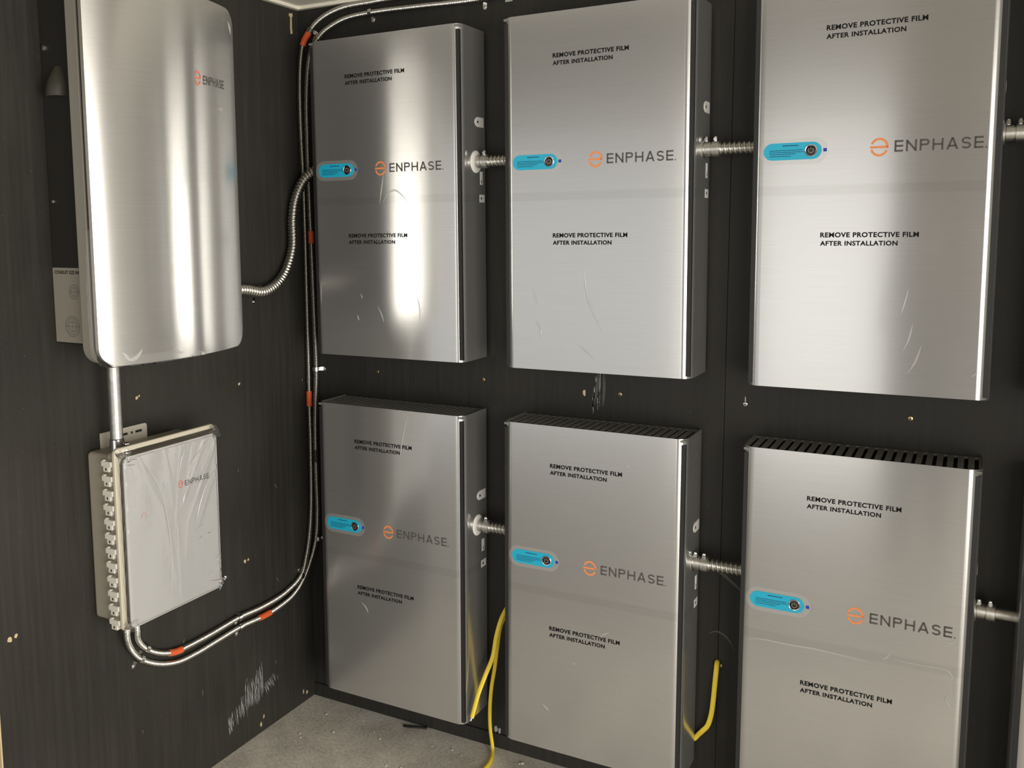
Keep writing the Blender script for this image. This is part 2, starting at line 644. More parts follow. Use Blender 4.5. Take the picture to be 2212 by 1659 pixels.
rs = random.Random(3)
it = []
for k in range(42):
    u = rs.uniform(-.375, -.285)
    it.append((u, .158 + (u + .33) * .35 + rs.uniform(-.012, .026), rs.uniform(.05, .105), rs.uniform(.0012, .004), rs.uniform(-.12, .05)))
for k in range(24):
    u = rs.uniform(-.455, -.375)
    it.append((u, .118 + (u + .41) * .5 + rs.uniform(-.018, .016), rs.uniform(.03, .065), rs.uniform(.001, .004), rs.uniform(-.2, .05)))
for k in range(18):
    u = rs.uniform(-.275, -.205)
    it.append((u, .150 + (u + .24) * .2 + rs.uniform(-.012, .012), rs.uniform(.015, .04), rs.uniform(.001, .003), rs.uniform(-.6, -.1)))
for k in range(14):
    it.append((rs.uniform(-1.1, -.15), rs.uniform(.05, 1.2), rs.uniform(.008, .03), .0012, rs.uniform(-.8, .8)))
strokes(wall_left, 0, it, 5)
it = []
for k in range(9):
    it.append((rs.uniform(1.055, 1.085), rs.uniform(1.15, 1.25), rs.uniform(.02, .06), rs.uniform(.001, .004), rs.uniform(-.05, .05)))
strokes(wall_back, 1, it, 6)


def smear(pts, wd):
    path = catmull([(x, -.0006, z) for x, z in pts], .004)
    n = len(path)
    v = []
    for i, p in enumerate(path):
        t = (path[min(i + 1, n - 1)] - path[max(i - 1, 0)]).normalized()
        k = math.sin(math.pi * (.05 + .9 * i / (n - 1))) * rs.uniform(.6, 1.0)
        q = Vector((-t.z, 0, t.x)) * wd * k
        v += [p + q, p - q]
    return MB().add(v, [(2 * i, 2 * i + 1, 2 * i + 3, 2 * i + 2) for i in range(n - 1)]).build('dust_smear', M_SMEAR, wall_back)


smear([(1.405, .723), (1.44, .716), (1.475, .692), (1.505, .668)], .006)
smear([(1.412, .527), (1.435, .540), (1.462, .530), (1.488, .495)], .0035)
smear([(1.073, 1.262), (1.071, 1.22), (1.062, 1.18), (1.056, 1.15)], .008)
smear([(1.090, 1.262), (1.092, 1.21), (1.088, 1.16)], .006)

# the hole that lets the yellow cable through
MB().lathe((1.4395, .0005, .447), (0, -1, 0), [(0, .0125), (.0008, .0125), (.0008, .002)], 20).build('cable_hole', M_HOLE, wall_back, 30)
chip(wall_back, 1, 1.451, .441, .007, .012, M_WOOD, 'paint_chip', 77)

# ------------------------------------------------------------------ wall batteries
W, H, D, T = .5406, .98, .166, .0022
HW = W / 2
GAPW = .012


def make_cover():
    r, n = .030, 12
    out = [(-HW, -GAPW)]
    inn = [(-HW + T, -GAPW)]
    for sx, a0 in ((-1, 180), (1, 270)):
        cx, cy = sx * (HW - r), -D + r
        for k in range(n + 1):
            a = math.radians(a0 + 90 * k / n)
            out.append((cx + r * math.cos(a), cy + r * math.sin(a)))
            inn.append((cx + (r - T) * math.cos(a), cy + (r - T) * math.sin(a)))
    out.append((HW, -GAPW))
    inn.append((HW - T, -GAPW))
    m_ = len(out)
    b = MB()
    v = [(x, y, 0) for x, y in out] + [(x, y, 0) for x, y in inn] + [(x, y, H) for x, y in out] + [(x, y, H) for x, y in inn]
    f = []
    for i in range(m_ - 1):
        f.append((i, i + 1, 2 * m_ + i + 1, 2 * m_ + i))
        f.append((m_ + i + 1, m_ + i, 3 * m_ + i, 3 * m_ + i + 1))
        f.append((2 * m_ + i, 2 * m_ + i + 1, 3 * m_ + i + 1, 3 * m_ + i))
        f.append((i + 1, i, m_ + i, m_ + i + 1))
    for i in (0, m_ - 1):
        f.append((i, m_ + i, 3 * m_ + i, 2 * m_ + i))
    return b.add(v, f)


PW, PH = .0, .0
TXT_TOP = text_mesh('REMOVE PROTECTIVE FILM', .2145,   .0122, .034, 1.10)
TXT_BOT = text_mesh('AFTER INSTALLATION', .1705, .0116, .034, 1.10)


def warning_mesh():
    b = MB()
    for me, dz in ((TXT_TOP, 0.0), (TXT_BOT, -.0198)):
        b.add([(p.co.x, 0, p.co.z + dz) for p in me.vertices], [tuple(q.vertices) for q in me.polygons])
    return b


def stadium(x0, x1, zc, r, n=14):
    p = []
    for k in range(n + 1):
        a = math.radians(-90 + 180 * k / n)
        p.append((x1 - r + r * math.cos(a), zc + r * math.sin(a)))
    for k in range(n + 1):
        a = math.radians(90 + 180 * k / n)
        p.append((x0 + r + r * math.cos(a), zc + r * math.sin(a)))
    return p


FRONT = -D
MARKS = []          # parts printed on the front film: these shift a little from unit to unit


def battery_proto():
    t = thing('wall_battery', '', 'battery')
    make_cover().build('cover', M_COVER, t, 40)
    ch = MB().box((-HW + .004, -D + .004, .006), (HW - .004, -.002, H - .016))
    ch.build('inner_chassis', M_BLACK, t)
    # top grille: frame and bars with open slots between
    g = MB()
    zt0, zt1 = H - .009, H - .003
    x0, x1, y0, y1 = -HW + .0025, HW - .0025, -D + .0025, -.012
    g.box((x0, y0, zt0), (x1, y0 + .012, zt1)).box((x0, y1 - .010, zt0), (x1, y1, zt1))
    n = 24
    pitch = (x1 - x0) / n
    for k in range(n + 1):
        xc = x0 + k * pitch
        a, b2 = max(x0, xc - pitch * .30), min(x1, xc + pitch * .30)
        g.box((a, y0 + .012, zt0), (b2, y1 - .010, zt1))
    g.build('vent_grille', M_GRILLE, t)
    # wall rail behind
    for za, zb in ((.08, .16), (H - .2, H - .1)):
        MB().box((-HW + .03, -.012, za), (HW - .03, 0, zb)).build('wall_rail', M_BLACK, t)
    # printed warnings
    wm = warning_mesh()
    for zz in (.8580, .3725):
        o = wm.build('warning_print', M_PRINT, t)
        o.location = (-.1195, FRONT - .0007, zz)
        MARKS.append(o)
    # emblem and lettering
    e = MB()
    emblem(e, 0, 0, .0198, .0215, .0052)
    o = e.build('logo_emblem', M_ORANGE, t)
    o['label'] = 'orange ring emblem with a bar across the middle'
    o.location = (.004, FRONT - .0006, .5813)
    s = MB()
    xe = stroke_font(s, 'ENPHASE', 0, 0, .0232, .0262, .0042, .0062)
    k = .180 / xe
    s.v = [(x * k, y, z) for x, y, z in s.v]
    s.add([(.184, 0, 0), (.187, 0, 0), (.187, 0, .003), (.184, 0, .003)], [(0, 1, 2, 3)])
    o = s.build('logo_lettering', M_LETTER, t)
    o.location = (.0362, FRONT - .0006, .5688)
    # blue control label
    sd = stadium(-.2415 - .010, -.0915, .581, .031)
    hp = MB().add([(x, FRONT - .0008, z) for x, z in sd], [tuple(range(len(sd)))])
    hp.build('label_backing', M_BACKING, t)
    o = MB().prism(stadium(-.2405, -.1062, .5813, .0205), 1, FRONT - .0014, FRONT - .0003).build('control_label', M_BLUE, t)
    tx = MB()
    y = FRONT - .0018

    def ln(xa, xb, z, h):
        rnd = random.Random(int(z * 1e5))
        x = xa
        while x < xb:
            w = rnd.uniform(.002, .006)
            tx.add([(x, y, z), (min(xb, x + w), y, z), (min(xb, x + w), y, z + h), (x, y, z + h)], [(0, 1, 2, 3)])
            x += w + .0008
    ln(-.196, -.160, .5935, .0026)
    ln(-.2265, -.150, .5830, .0017)
    ln(-.2265, -.147, .5785, .0017)
    ln(-.2265, -.165, .5740, .0017)
    ln(-.2265, -.176, .5690, .0017)
    tx.build('label_text', M_NAVY, o)
    bt = MB().lathe((-.1300, FRONT + .0005, .5815), (0, -1, 0), [(0, .0145), (.0035, .0145), (.0042, .0135), (.0036, .0118)], 28).build('button_ring', M_CHROME, t, 30)
    MB().lathe((-.1300, FRONT, .5815), (0, -1, 0), [(0, .0118), (.0038, .0118), (.0044, .010)], 24).build('power_button', M_BUTTON, t, 30)
    ic = MB()
    v, f = [], []
    for i in range(19):
        a = math.radians(125 + 290 * i / 18)
        for rr in (.0052, .0066):
            v.append((-.1300 + rr * math.cos(a), FRONT - .0048, .5815 + rr * math.sin(a)))
    for i in range(18):
        f.append((2 * i, 2 * i + 1, 2 * i + 3, 2 * i + 2))
    ic.add(v, f)
    ic.add([(-.1307, FRONT - .0048, .5825), (-.1293, FRONT - .0048, .5825), (-.1293, FRONT - .0048, .5885), (-.1307, FRONT - .0048, .5885)], [(0, 1, 2, 3)])
    ic.build('power_icon', M_ICON, bt)
    MB().prism([(-.1025, .5773), (-.0947, .5773), (-.0947, .5853), (-.1025, .5853)], 1, FRONT - .0010, FRONT - .0002).build('indicator_square', M_SQUARE, t)
    # right side: mounting tab, two stickers
    pr = []
    for i in range(13):
        a = math.radians(90 + 180 * i / 12)
        pr.append((-.058 + .016 * math.cos(a) * 1.2, .711 + .0145 * math.sin(a)))
    pr = [(-.022, .7255)] + pr + [(-.022, .6965)]
    tb = MB().prism(pr, 0, HW - .001, HW + .0012).build('mounting_tab', M_WHITE, t)
    tb['label'] = 'white rounded tab on the right side'
    MB().lathe((HW + .0008, -.060, .711), (1, 0, 0), [(0, .0042), (.0008, .0042), (.0009, .001)], 14).build('tab_hole', M_HOLE, tb)
    st = MB().box((HW - .001, -.046, .5265), (HW + .0007, -.030, .5655)).build('side_sticker', M_STICKER, t)
    MB().box((HW + .0006, -.040, .531), (HW + .0010, -.036, .541)).build('sticker_print', M_PRINT, st)
    st = MB().box((HW - .001, -.050, .474), (HW + .0007, -.019, .497)).build('side_sticker', M_STICKER, t)
    MB().box((HW + .0006, -.044, .483), (HW + .0010, -.036, .489)).build('sticker_print', M_PRINT, st)
    return t


proto = battery_proto()
MARKED = {'warning_print', 'logo_emblem', 'logo_lettering'}


def dup(root):
    r = root.copy()
    COL.objects.link(r)
    for ch in list(root.children):
        c = ch.copy()
        COL.objects.link(c)
        c.parent = r
        for g in list(ch.children):
            d = g.copy()
            COL.objects.link(d)
            d.parent = c
    return r


ZA, ZB = 1.2850, .1436
UNITS = [  # x left, z bottom, roll, mark shift, label
    ('A1', .1683, ZA, -.0063, -.012, 'silver wall battery in the upper row beside the corner, mirroring the curved controller'),
    ('A2', .8459, ZA, -.0063, .000, 'silver wall battery, middle one of the three in the upper row'),
    ('A3', 1.5286, ZA, -.0063, .016, 'silver wall battery third in the upper row, right half darkened by a brown reflection'),
    ('B1', .1685, ZB, 0, -.006, 'silver wall battery low in the corner above the concrete floor, beside the looping cables'),
    ('B2', .8425, ZB, 0, -.0015, 'silver wall battery in the middle of the lower row, between the yellow cables'),
    ('B3', 1.5279, ZB, 0, .010, 'silver wall battery in the lower row with a long crease across its lower film'),
    ('B4', 2.157, ZB, 0, .0, 'silver wall battery cut off by the right edge of the photo, lower row'),
    ('A4', 2.157, ZA, 0, .0, 'silver wall battery beyond the right end of the upper row, above the cut-off lower one'),
]
CREASES = {
    'A1': [[(.002, .561), (-.006, .524), (-.014, .475)], [(-.004, .475), (.014, .502), (.041, .514), (.089, .478)], [(-.029, .160), (-.016, .134), (-.008, .110)], [(.114, .195), (.123, .150), (.121, .118)],
           [(-.107, .131), (-.102, .114)], [(-.093, .197), (-.086, .183)]],
    'A2': [[(-.028, .292), (-.021, .225), (-.008, .180), (.014, .136), (.029, .114)], [(-.044, .077), (-.018, .056), (.005, .036)], [(-.182, .228), (-.164, .176)], [(-.176, .142), (-.157, .114), (-.160, .081)]],
    'A3': [[(.106, .170), (.098, .132), (.087, .104)], [(.126, .119), (.114, .081), (.099, .052)], [(.094, .251), (.080, .191)], [(.246, .064), (.240, .062), (.232, .053)]],
    'B1': [[(-.113, .329), (-.095, .314), (-.085, .296)], [(.077, .966), (.064, .925), (.047, .835)]],
    'B2': [[(.032, .384), (.047, .395), (.062, .404)], [(.101, .893), (.115, .888)], [(-.142, .140), (-.122, .123)], [(-.050, .285), (-.039, .289)]],
    'B3': [[(-.245, .466), (-.214, .473), (-.145, .473), (-.077, .475), (-.001, .472), (.048, .469)], [(.104, .488), (.165, .487), (.219, .487), (.235, .465), (.238, .408)], [(.095, .506), (.091, .493), (.079, .483)],
           [(.213, .559), (.223, .556), (.233, .563)], [(.227, .428), (.220, .415), (.237, .390)]],
}


def crease(pts, parent, w=.0026, hgt=.0014, name='film_crease'):
    path = catmull([(x, FRONT, z) for x, z in pts], .004)
    n = len(path)
    v, f = [], []
    for i, p in enumerate(path):
        t = (path[min(i + 1, n - 1)] - path[max(i - 1, 0)]).normalized()
        s = Vector((-t.z, 0, t.x))
        k = math.sin(math.pi * (.06 + .88 * i / (n - 1)))
        v += [p + s * w * k + Vector((0, -.0002, 0)), p + s * w * .35 * k + Vector((0, -hgt * k - .0002, 0)), p - s * w * .35 * k + Vector((0, -hgt * k - .0002, 0)), p - s * w * k + Vector((0, -.0002, 0))]
    for i in range(n - 1):
        for k in range(3):
            f.append((4 * i + k, 4 * i + k + 1, 4 * i + 5 + k, 4 * i + 4 + k))
    return MB().add(v, f).build(name, M_CREASE, parent, 60)


for i, (key, xl, z0, roll, shift, label) in enumerate(UNITS):
    u = proto if i == 0 else dup(proto)
    u['_key'] = i
    UNITS[i] = (key, xl, z0, roll, shift, label, u)
for key, xl, z0, roll, shift, label, u in UNITS:
    del u['_key']
    # the roll turns about the unit's centre
    c, s = math.cos(roll), math.sin(roll)
    cx, cz = xl + HW, z0 + H / 2
    u.location = (cx - s * (H / 2), 0, cz - c * (H / 2))
    u.rotation_euler = (0, roll, 0)
    tag(u, label, 'battery', 'wall batteries in two rows')
    for ch in u.children:
        if ch.name.split('.')[0] in MARKED:
            ch.location.x += shift
    for pts in CREASES.get(key, []):
        crease(pts, u)


# ------------------------------------------------------------------ short conduits between neighbouring batteries
def flex_link(name, x0, x1, y, z, white, label, rigid=False):
    t = thing(name, label, 'conduit', (x0, y, z), 'short conduits joining neighbouring batteries')
    b = MB()
    ln = x1 - x0
    if rigid:
        b.lathe((0, 0, 0), (1, 0, 0), [(.02, .0135), (ln, .0135)], 24)
        b.build('conduit_tube', M_GALV, t, 40)
    else:
        sweep(b, [Vector((.03 + (ln - .03) * k / 110, 0, 0)) for k in range(111)], ribbed(.0178, .24, .0125), 20)
        b.build('conduit_tube', M_FLEX, t, 60)
    MB().lathe((0, 0, 0), (1, 0, 0), [(0, .019), (.022, .019), (.0225, .0165), (.0255, .0165), (.026, .0205), (.044, .0205), (.045, .0185)], 28).build('coupling', M_CASTING, t, 35)
    fl = [(0, .033), (.003, .033), (.0055, .030), (.0055, .02)] if white else [(0, .026), (.004, .026), (.006, .022)]
    o = MB().lathe((0, 0, 0), (1, 0, 0), fl, 32).build('flange_ring', M_WHITE if white else M_CASTING, t, 35)
    if white:
        o['label'] = 'white plastic ring against the battery side'
    # clamp ears with screws standing on top of the coupling
    for xx in ((.034,) if white else (.010, .034)):
        e = MB().lathe((xx, -.006, .0185), (0, 0, 1), [(0, .0055), (.010, .0055), (.013, .0042)], 14)
        e.lathe((xx, -.013, .024), (0, 1, 0), [(0, .0045), (.018, .0045)], 12)
        o = e.build('clamp_screw', M_CHROME, t, 35)
    return t


flex_link('flexible_conduit', .1683 + W - .002, .8459 + .002, -.073, 1.880, True, 'short ribbed conduit bridging the corner battery and the middle one in the upper row')
flex_link('flexible_conduit', .8459 + W - .002, 1.5286 + .002, -.073, 1.8865, False, 'short ribbed conduit entering the large right battery of the upper row')
flex_link('flexible_conduit', .1685 + W - .002, .8425 + .002, -.073, .7635, True, 'short ribbed conduit bridging the corner battery and the middle one in the lower row')
flex_link('flexible_conduit', .8425 + W - .002, 1.5279 + .002, -.073, .7595, False, 'short ribbed conduit in the lower row, right of the middle battery')
flex_link('rigid_conduit', 1.5286 + W - .001, 2.157 + .001, -.055, 1.893, False, 'short smooth conduit just showing at the right edge beside the upper row', True)
flex_link('rigid_conduit', 1.5279 + W - .001, 2.157 + .001, -.055, .7495, False, 'short smooth chrome conduit right of the creased lower battery', True)

# ------------------------------------------------------------------ tall controller on the left wall
ctl = thing('system_controller', 'tall silver controller cabinet with curved front and rounded corners on the left wall', 'electrical cabinet', (0, -.8155, 1.36))
CY = -.8155
YC = lambda y: y - CY
DZ0, DZ1, DHW = .002, .917, .2525


def door_x(yl):
    return .2685 - (yl / DHW) ** 2 * .054


# back box
MB().box((0, -.2012, .045), (.152, .215, .89)).build('back_box', M_DARKBOX, ctl, None, .004)
# flange frame
fr = MB().prism(rrect(-.246, .004, .250, .916, .046), 0, .150, .186)
fr.build('flange_frame', M_FLANGE, ctl, 40, .0025)
MB().prism(rrect(-.241, .010, .245, .910, .042), 0, .1855, .2035).build('dark_gasket', M_GASKET, ctl, 40)


def curved_door():
    r, ny = .046, 44
    ys = [-DHW + 2 * DHW * k / ny for k in range(ny + 1)]
    # extra samples where the corner arc is steep
    ys = sorted(set([round(q, 6) for q in ys] + [round(s * (DHW - d), 6) for s in (-1, 1) for d in (.0008, .0025, .005, .008)]))
    v, f = [], []
    nz = 8
    for y in ys:
        d = max(0.0, abs(y) - (DHW - r))
        cut = r - math.sqrt(max(0.0, r * r - d * d))
        for k in range(nz + 1):
            v.append((door_x(y), y, DZ0 + cut + (DZ1 - DZ0 - 2 * cut) * k / nz))
    m_ = nz + 1
    n = len(ys)
    for i in range(n - 1):
        for k in range(nz):
            f.append((i * m_ + k, (i + 1) * m_ + k, (i + 1) * m_ + k + 1, i * m_ + k + 1))
    # rim going back
    ring = [i * m_ for i in range(n)] + [(n - 1) * m_ + k for k in range(1, nz + 1)] + [i * m_ + nz for i in range(n - 2, -1, -1)] + [k for k in range(nz - 1, 0, -1)]
    base = len(v)
    for q in ring:
        v.append((.2035, v[q][1], v[q][2]))
    for k in range(len(ring)):
        k2 = (k + 1) % len(ring)
        f.append((ring[k2], ring[k], base + k, base + k2))
    f.append(tuple(base + k for k in range(len(ring))))
    return MB().add(v, f)


door = curved_door().build('front_door', M_DOOR, ctl, 30)


def on_door(co):        # text x -> wall -> y
    y = co[0]
    return Vector((door_x(y) + .0008, y, co[2]))


e = MB()
emblem(e, YC(-.757), 2.0725 - 1.36, .0125, .0185, .0038)
me = e.build('logo_emblem', M_RED, ctl)
front_map(me.data, on_door)
me['label'] = 'coral ring emblem with a bar across the middle'
s = MB()
xe = stroke_font(s, 'ENPHASE', 0, 0, .0232, .0225, .0038, .0062)
k = .100 / xe
s.v = [(YC(-.735) + x * k, y, z + 2.0595 - 1.36) for x, y, z in s.v]
# break the long strokes so that they follow the curve
o = s.build('logo_lettering', M_LETTER, ctl)
front_map(o.data, on_door)
# conduit size sticker on the left flank, facing -y
SY = -.2012 - .0008
st = MB().box((.002, SY - .0004, 1.409 - 1.36), (.1500, SY + .0012, 1.596 - 1.36)).build('conduit_sticker', mat('greyish_label', (.34, .31, .26), .5), ctl)
st['label'] = 'white sticker with two target circles'
tm = text_mesh('CONDUIT SIZE INDICATOR', .135, .0085, .02, 1.0)
front_map(tm, lambda c_: Vector((.010 + c_.x, SY - .0009, 1.5805 - 1.36 + c_.z)))
link('sticker_title', tm, M_PRINT, st)


def ring_flat(b, cx, cz, r0, r1, y, n=36):
    v, f = [], []
    for k in range(n):
        a = 2 * math.pi * k / n
        v += [(cx + r0 * math.cos(a), y, cz + r0 * math.sin(a)), (cx + r1 * math.cos(a), y, cz + r1 * math.sin(a))]
    for k in range(n):
        k2 = (k + 1) % n
        f.append((2 * k, 2 * k + 1, 2 * k2 + 1, 2 * k2))
    b.add(v, f)


cb = MB()
for cx, cz, rr in ((.077, 1.5365, (.011, .0175)), (.0645, 1.450, (.013, .020, .0255))):
    for r_ in rr:
        ring_flat(cb, cx, cz - 1.36, r_ - .0005, r_ + .0005, SY - .0009)
    R_ = rr[-1]
    cb.box((cx - R_, SY - .0009, cz - 1.3604), (cx + R_, SY - .0008, cz - 1.3598))
    cb.box((cx - .0003, SY - .0009, cz - 1.36 - R_ * .5), (cx + .0003, SY - .0008, cz - 1.36 + R_ * .5))
cb.build('target_circles', M_LETTER, st)
# hood-shaped hub plug on the flank
v, f = [], []
nu, nv = 14, 8
for i in range(nu + 1):
    a = math.pi * i / nu
    for j in range(nv + 1):
        q = j / nv
        # half shell: arch outline in xz, bulging to -y, cut flat below
        x = .0635 + .029 * math.cos(a) * (.35 + .65 * math.sin(math.pi / 2 * min(1, q * 1.4)))
        y = -.2012 - .034 * math.sin(a) * (.25 + .75 * math.sin(math.pi / 2 * q)) ** 1
        z = 2.083 - 1.36 - .072 * q
        v.append((x, y, z))
for i in range(nu):
    for j in range(nv):
        f.append((i * (nv + 1) + j, i * (nv + 1) + j + 1, (i + 1) * (nv + 1) + j + 1, (i + 1) * (nv + 1) + j))
f.append(tuple(i * (nv + 1) + nv for i in range(nu + 1)))
f.append(tuple(i * (nv + 1) for i in range(nu, -1, -1)))
hb = MB().add(v, f).build('hub_hood', mat('hood_grey', (.055, .052, .040), .5), ctl, 40)
MB().lathe((.020, -.2012, .77), (0, -1, 0), [(0, .0065), (.005, .0065), (.006, .004)], 12).build('bolt', M_GALV, ctl, 30)
MB().lathe((.020, -.2012, .40), (0, -1, 0), [(0, .0045), (.004, .0045), (.005, .003)], 12).build('bolt', M_GALV, ctl, 30)

# loose film lip along the door's lower edge and left side
rf = random.Random(11)


def film_lip():
    v, f = [], []
    path = []
    r = .046
    for k in range(26):
        path.append((-DHW, .33 - (.33 - r) * k / 25))
    for k in range(1, 9):
        a = math.radians(180 + 90 * k / 8)
        path.append((-DHW + r + r * math.cos(a), DZ0 + r + r * math.sin(a)))
    for k in range(1, 40):
        path.append((-DHW + r + (2 * DHW - 2 * r) * .62 * k / 39, DZ0))
    n = len(path)
    for i, (y, z) in enumerate(path):
        t = Vector((path[min(i + 1, n - 1)][0] - path[max(i - 1, 0)][0], path[min(i + 1, n - 1)][1] - path[max(i - 1, 0)][1])).normalized()
        nrm = (t.y, -t.x)      # outward
        for j, (dn, dx) in enumerate(((-.022, .0012), (-.010, .0016), (.002, .0020), (.0045, -.006), (.0035, -.016), (.006, -.024))):
            fade = min(1.0, .1 + i / 9.0, .1 + (n - 1 - i) / 9.0)
            dn = dn * fade
            w = rf.uniform(-1, 1) * (.0016 if j > 1 else .0005) * fade
            yy = y - nrm[0] * 0 + nrm[0] * (dn + w)
            zz = z + nrm[1] * (dn + w)
            yy = max(-DHW - .012, min(DHW + .012, yy))
            xx = door_x(max(-DHW, min(DHW, yy))) + dx + abs(rf.gauss(0, .0009))
            v.append((xx, yy, zz))
    for i in range(n - 1):
        for j in range(5):
            f.append((i * 6 + j, (i + 1) * 6 + j, (i + 1) * 6 + j + 1, i * 6 + j + 1))
    return MB().add(v, f)


film_lip().build('protective_film', M_LIP, ctl, 60)


def door_crease(pts, parent, w):
    path = catmull([(0, y, z) for y, z in pts], .004)
    n = len(path)
    v, f = [], []
    for i, p in enumerate(path):
        t = (path[min(i + 1, n - 1)] - path[max(i - 1, 0)]).normalized()
        s = Vector((0, -t.z, t.y))
        k = math.sin(math.pi * (.06 + .88 * i / (n - 1)))
        for a, h in ((1, .0003), (.4, .0020 * k + .0003), (-.4, .0020 * k + .0003), (-1, .0003)):
            q = p + s * w * k * a
            v.append((door_x(q.y) + h, q.y, q.z))
    for i in range(n - 1):
        for k in range(3):
            f.append((4 * i + k, 4 * i + k + 1, 4 * i + 5 + k, 4 * i + 4 + k))
    return MB().add(v, f).build('film_crease', M_CREASE, parent, 60)


for pts, w in (([(-.195, .022), (-.180, .014), (-.165, .020), (-.150, .038)], .005), ([(-.200, .035), (-.185, .018)], .004), ([(-.062, .030), (-.045, .018), (-.030, .016)], .003), ([(.14, .64), (.155, .648), (.165, .64), (.17, .652)], .004),
               ([(.155, .625), (.165, .618), (.175, .628)], .003), ([(.222, .885), (.232, .872), (.236, .852)], .003)):
    door_crease(pts, ctl, w)

# rigid conduit from the controller down to the combiner box
emt = thing('rigid_conduit', 'straight vertical steel conduit between the curved controller and the film-wrapped box', 'conduit', (.08, -.912, 1.107))
MB().lathe((0, 0, .020), (0, 0, 1), [(0, .0160), (.275, .0160)], 28).build('conduit_tube', M_GALV, emt, 40)
MB().lathe((0, 0, 0), (0, 0, 1), [(0, .0195), (.004, .0195), (.004, .0185), (.036, .0185), (.038, .0165)], 28).build('coupling', M_CHROME, emt, 35)
MB().lathe((.012, .014, .020), (.55, .8, 0), [(0, .006), (.010, .006), (.012, .0045)], 14).build('set_screw', M_CHROME, emt, 35)

# ------------------------------------------------------------------ combiner box wrapped in film
cmb = thing('combiner_box', 'beige hinged electrical box wrapped in crinkled clear film low on the left wall', 'electrical box', (0, -.80, .65))
cy = lambda y: y + .80
cz = lambda z: z - .65
MB().box((.0, cy(-.947), cz(.652)), (.104, cy(-.625), cz(1.108))).build('enclosure_body', M_BEIGE, cmb, None, .012, 4)
MB().prism(rrect(cy(-.962), cz(.645), cy(-.618), cz(1.118), .012), 0, .098, .1285).build('body_flange', M_BEIGE, cmb, 40, .002)
MB().prism(rrect(cy(-.975), cz(.648), cy(-.612), cz(1.134), .014), 0, .129, .140).build('lid', M_LIDBEIGE, cmb, 40, .003)
MB().prism(rrect(cy(-.960), cz(.660), cy(-.630), cz(1.106), .016), 0, .1395, .1545).build('dark_gap', M_GASKET, cmb, 40)
pan = MB().prism(rrect(cy(-.964), cz(.6565), cy(-.628), cz(1.1125), .018), 0, .1545, .160).build('front_panel', M_PANEL, cmb, 40, .0015)
for k in range(12):
    zz = 1.0885 - (1.0885 - .6655) * k / 11
    hz = cz(zz)
    hb = MB().box((.092, cy(-.9775), hz - .002), (.1275, cy(-.960), hz + .012))
    hb.box((.098, cy(-.9765), hz - .0155), (.119, cy(-.960), hz - .002))
    hb.lathe((.098, cy(-.972), hz + .009), (0, 0, 1), [(0, .0048), (.006, .0048)], 12)
    ho = hb.build('hinge', M_HINGE, cmb, None, .0012)
    MB().box((.107, cy(-.9773), hz - .0115), (.111, cy(-.9760), hz - .005)).build('hinge_slot', M_GASKET, ho)
# mounting bracket with slots
bk = MB()
X0, X1 = .0006, .0036


def plate(y0, z0, y1, z1):
    bk.box((X0, cy(y0), cz(z0)), (X1, cy(y1), cz(z1)))


zl, zh = 1.1255, 1.1325
plate(-.900, zh, -.745, 1.147)
plate(-.900, 1.085, -.738, zl)
ys_ = [-.900, -.838, -.806, -.796, -.788, -.780, -.755, -.738]
for i in range(0, len(ys_) - 1, 2):
    plate(ys_[i], zl, ys_[i + 1], zh)
plate(-.745, zh, -.738, 1.140)
bk.prism([(cy(-.745), cz(1.140)), (cy(-.738), cz(1.140)), (cy(-.7400), cz(1.1450)), (cy(-.745), cz(1.147))], 0, X0, X1)
bk.box((X1 - .001, cy(-.900), cz(1.083)), (.012, cy(-.738), cz(1.101)))
bk.build('mounting_bracket', M_BRACKET, cmb)


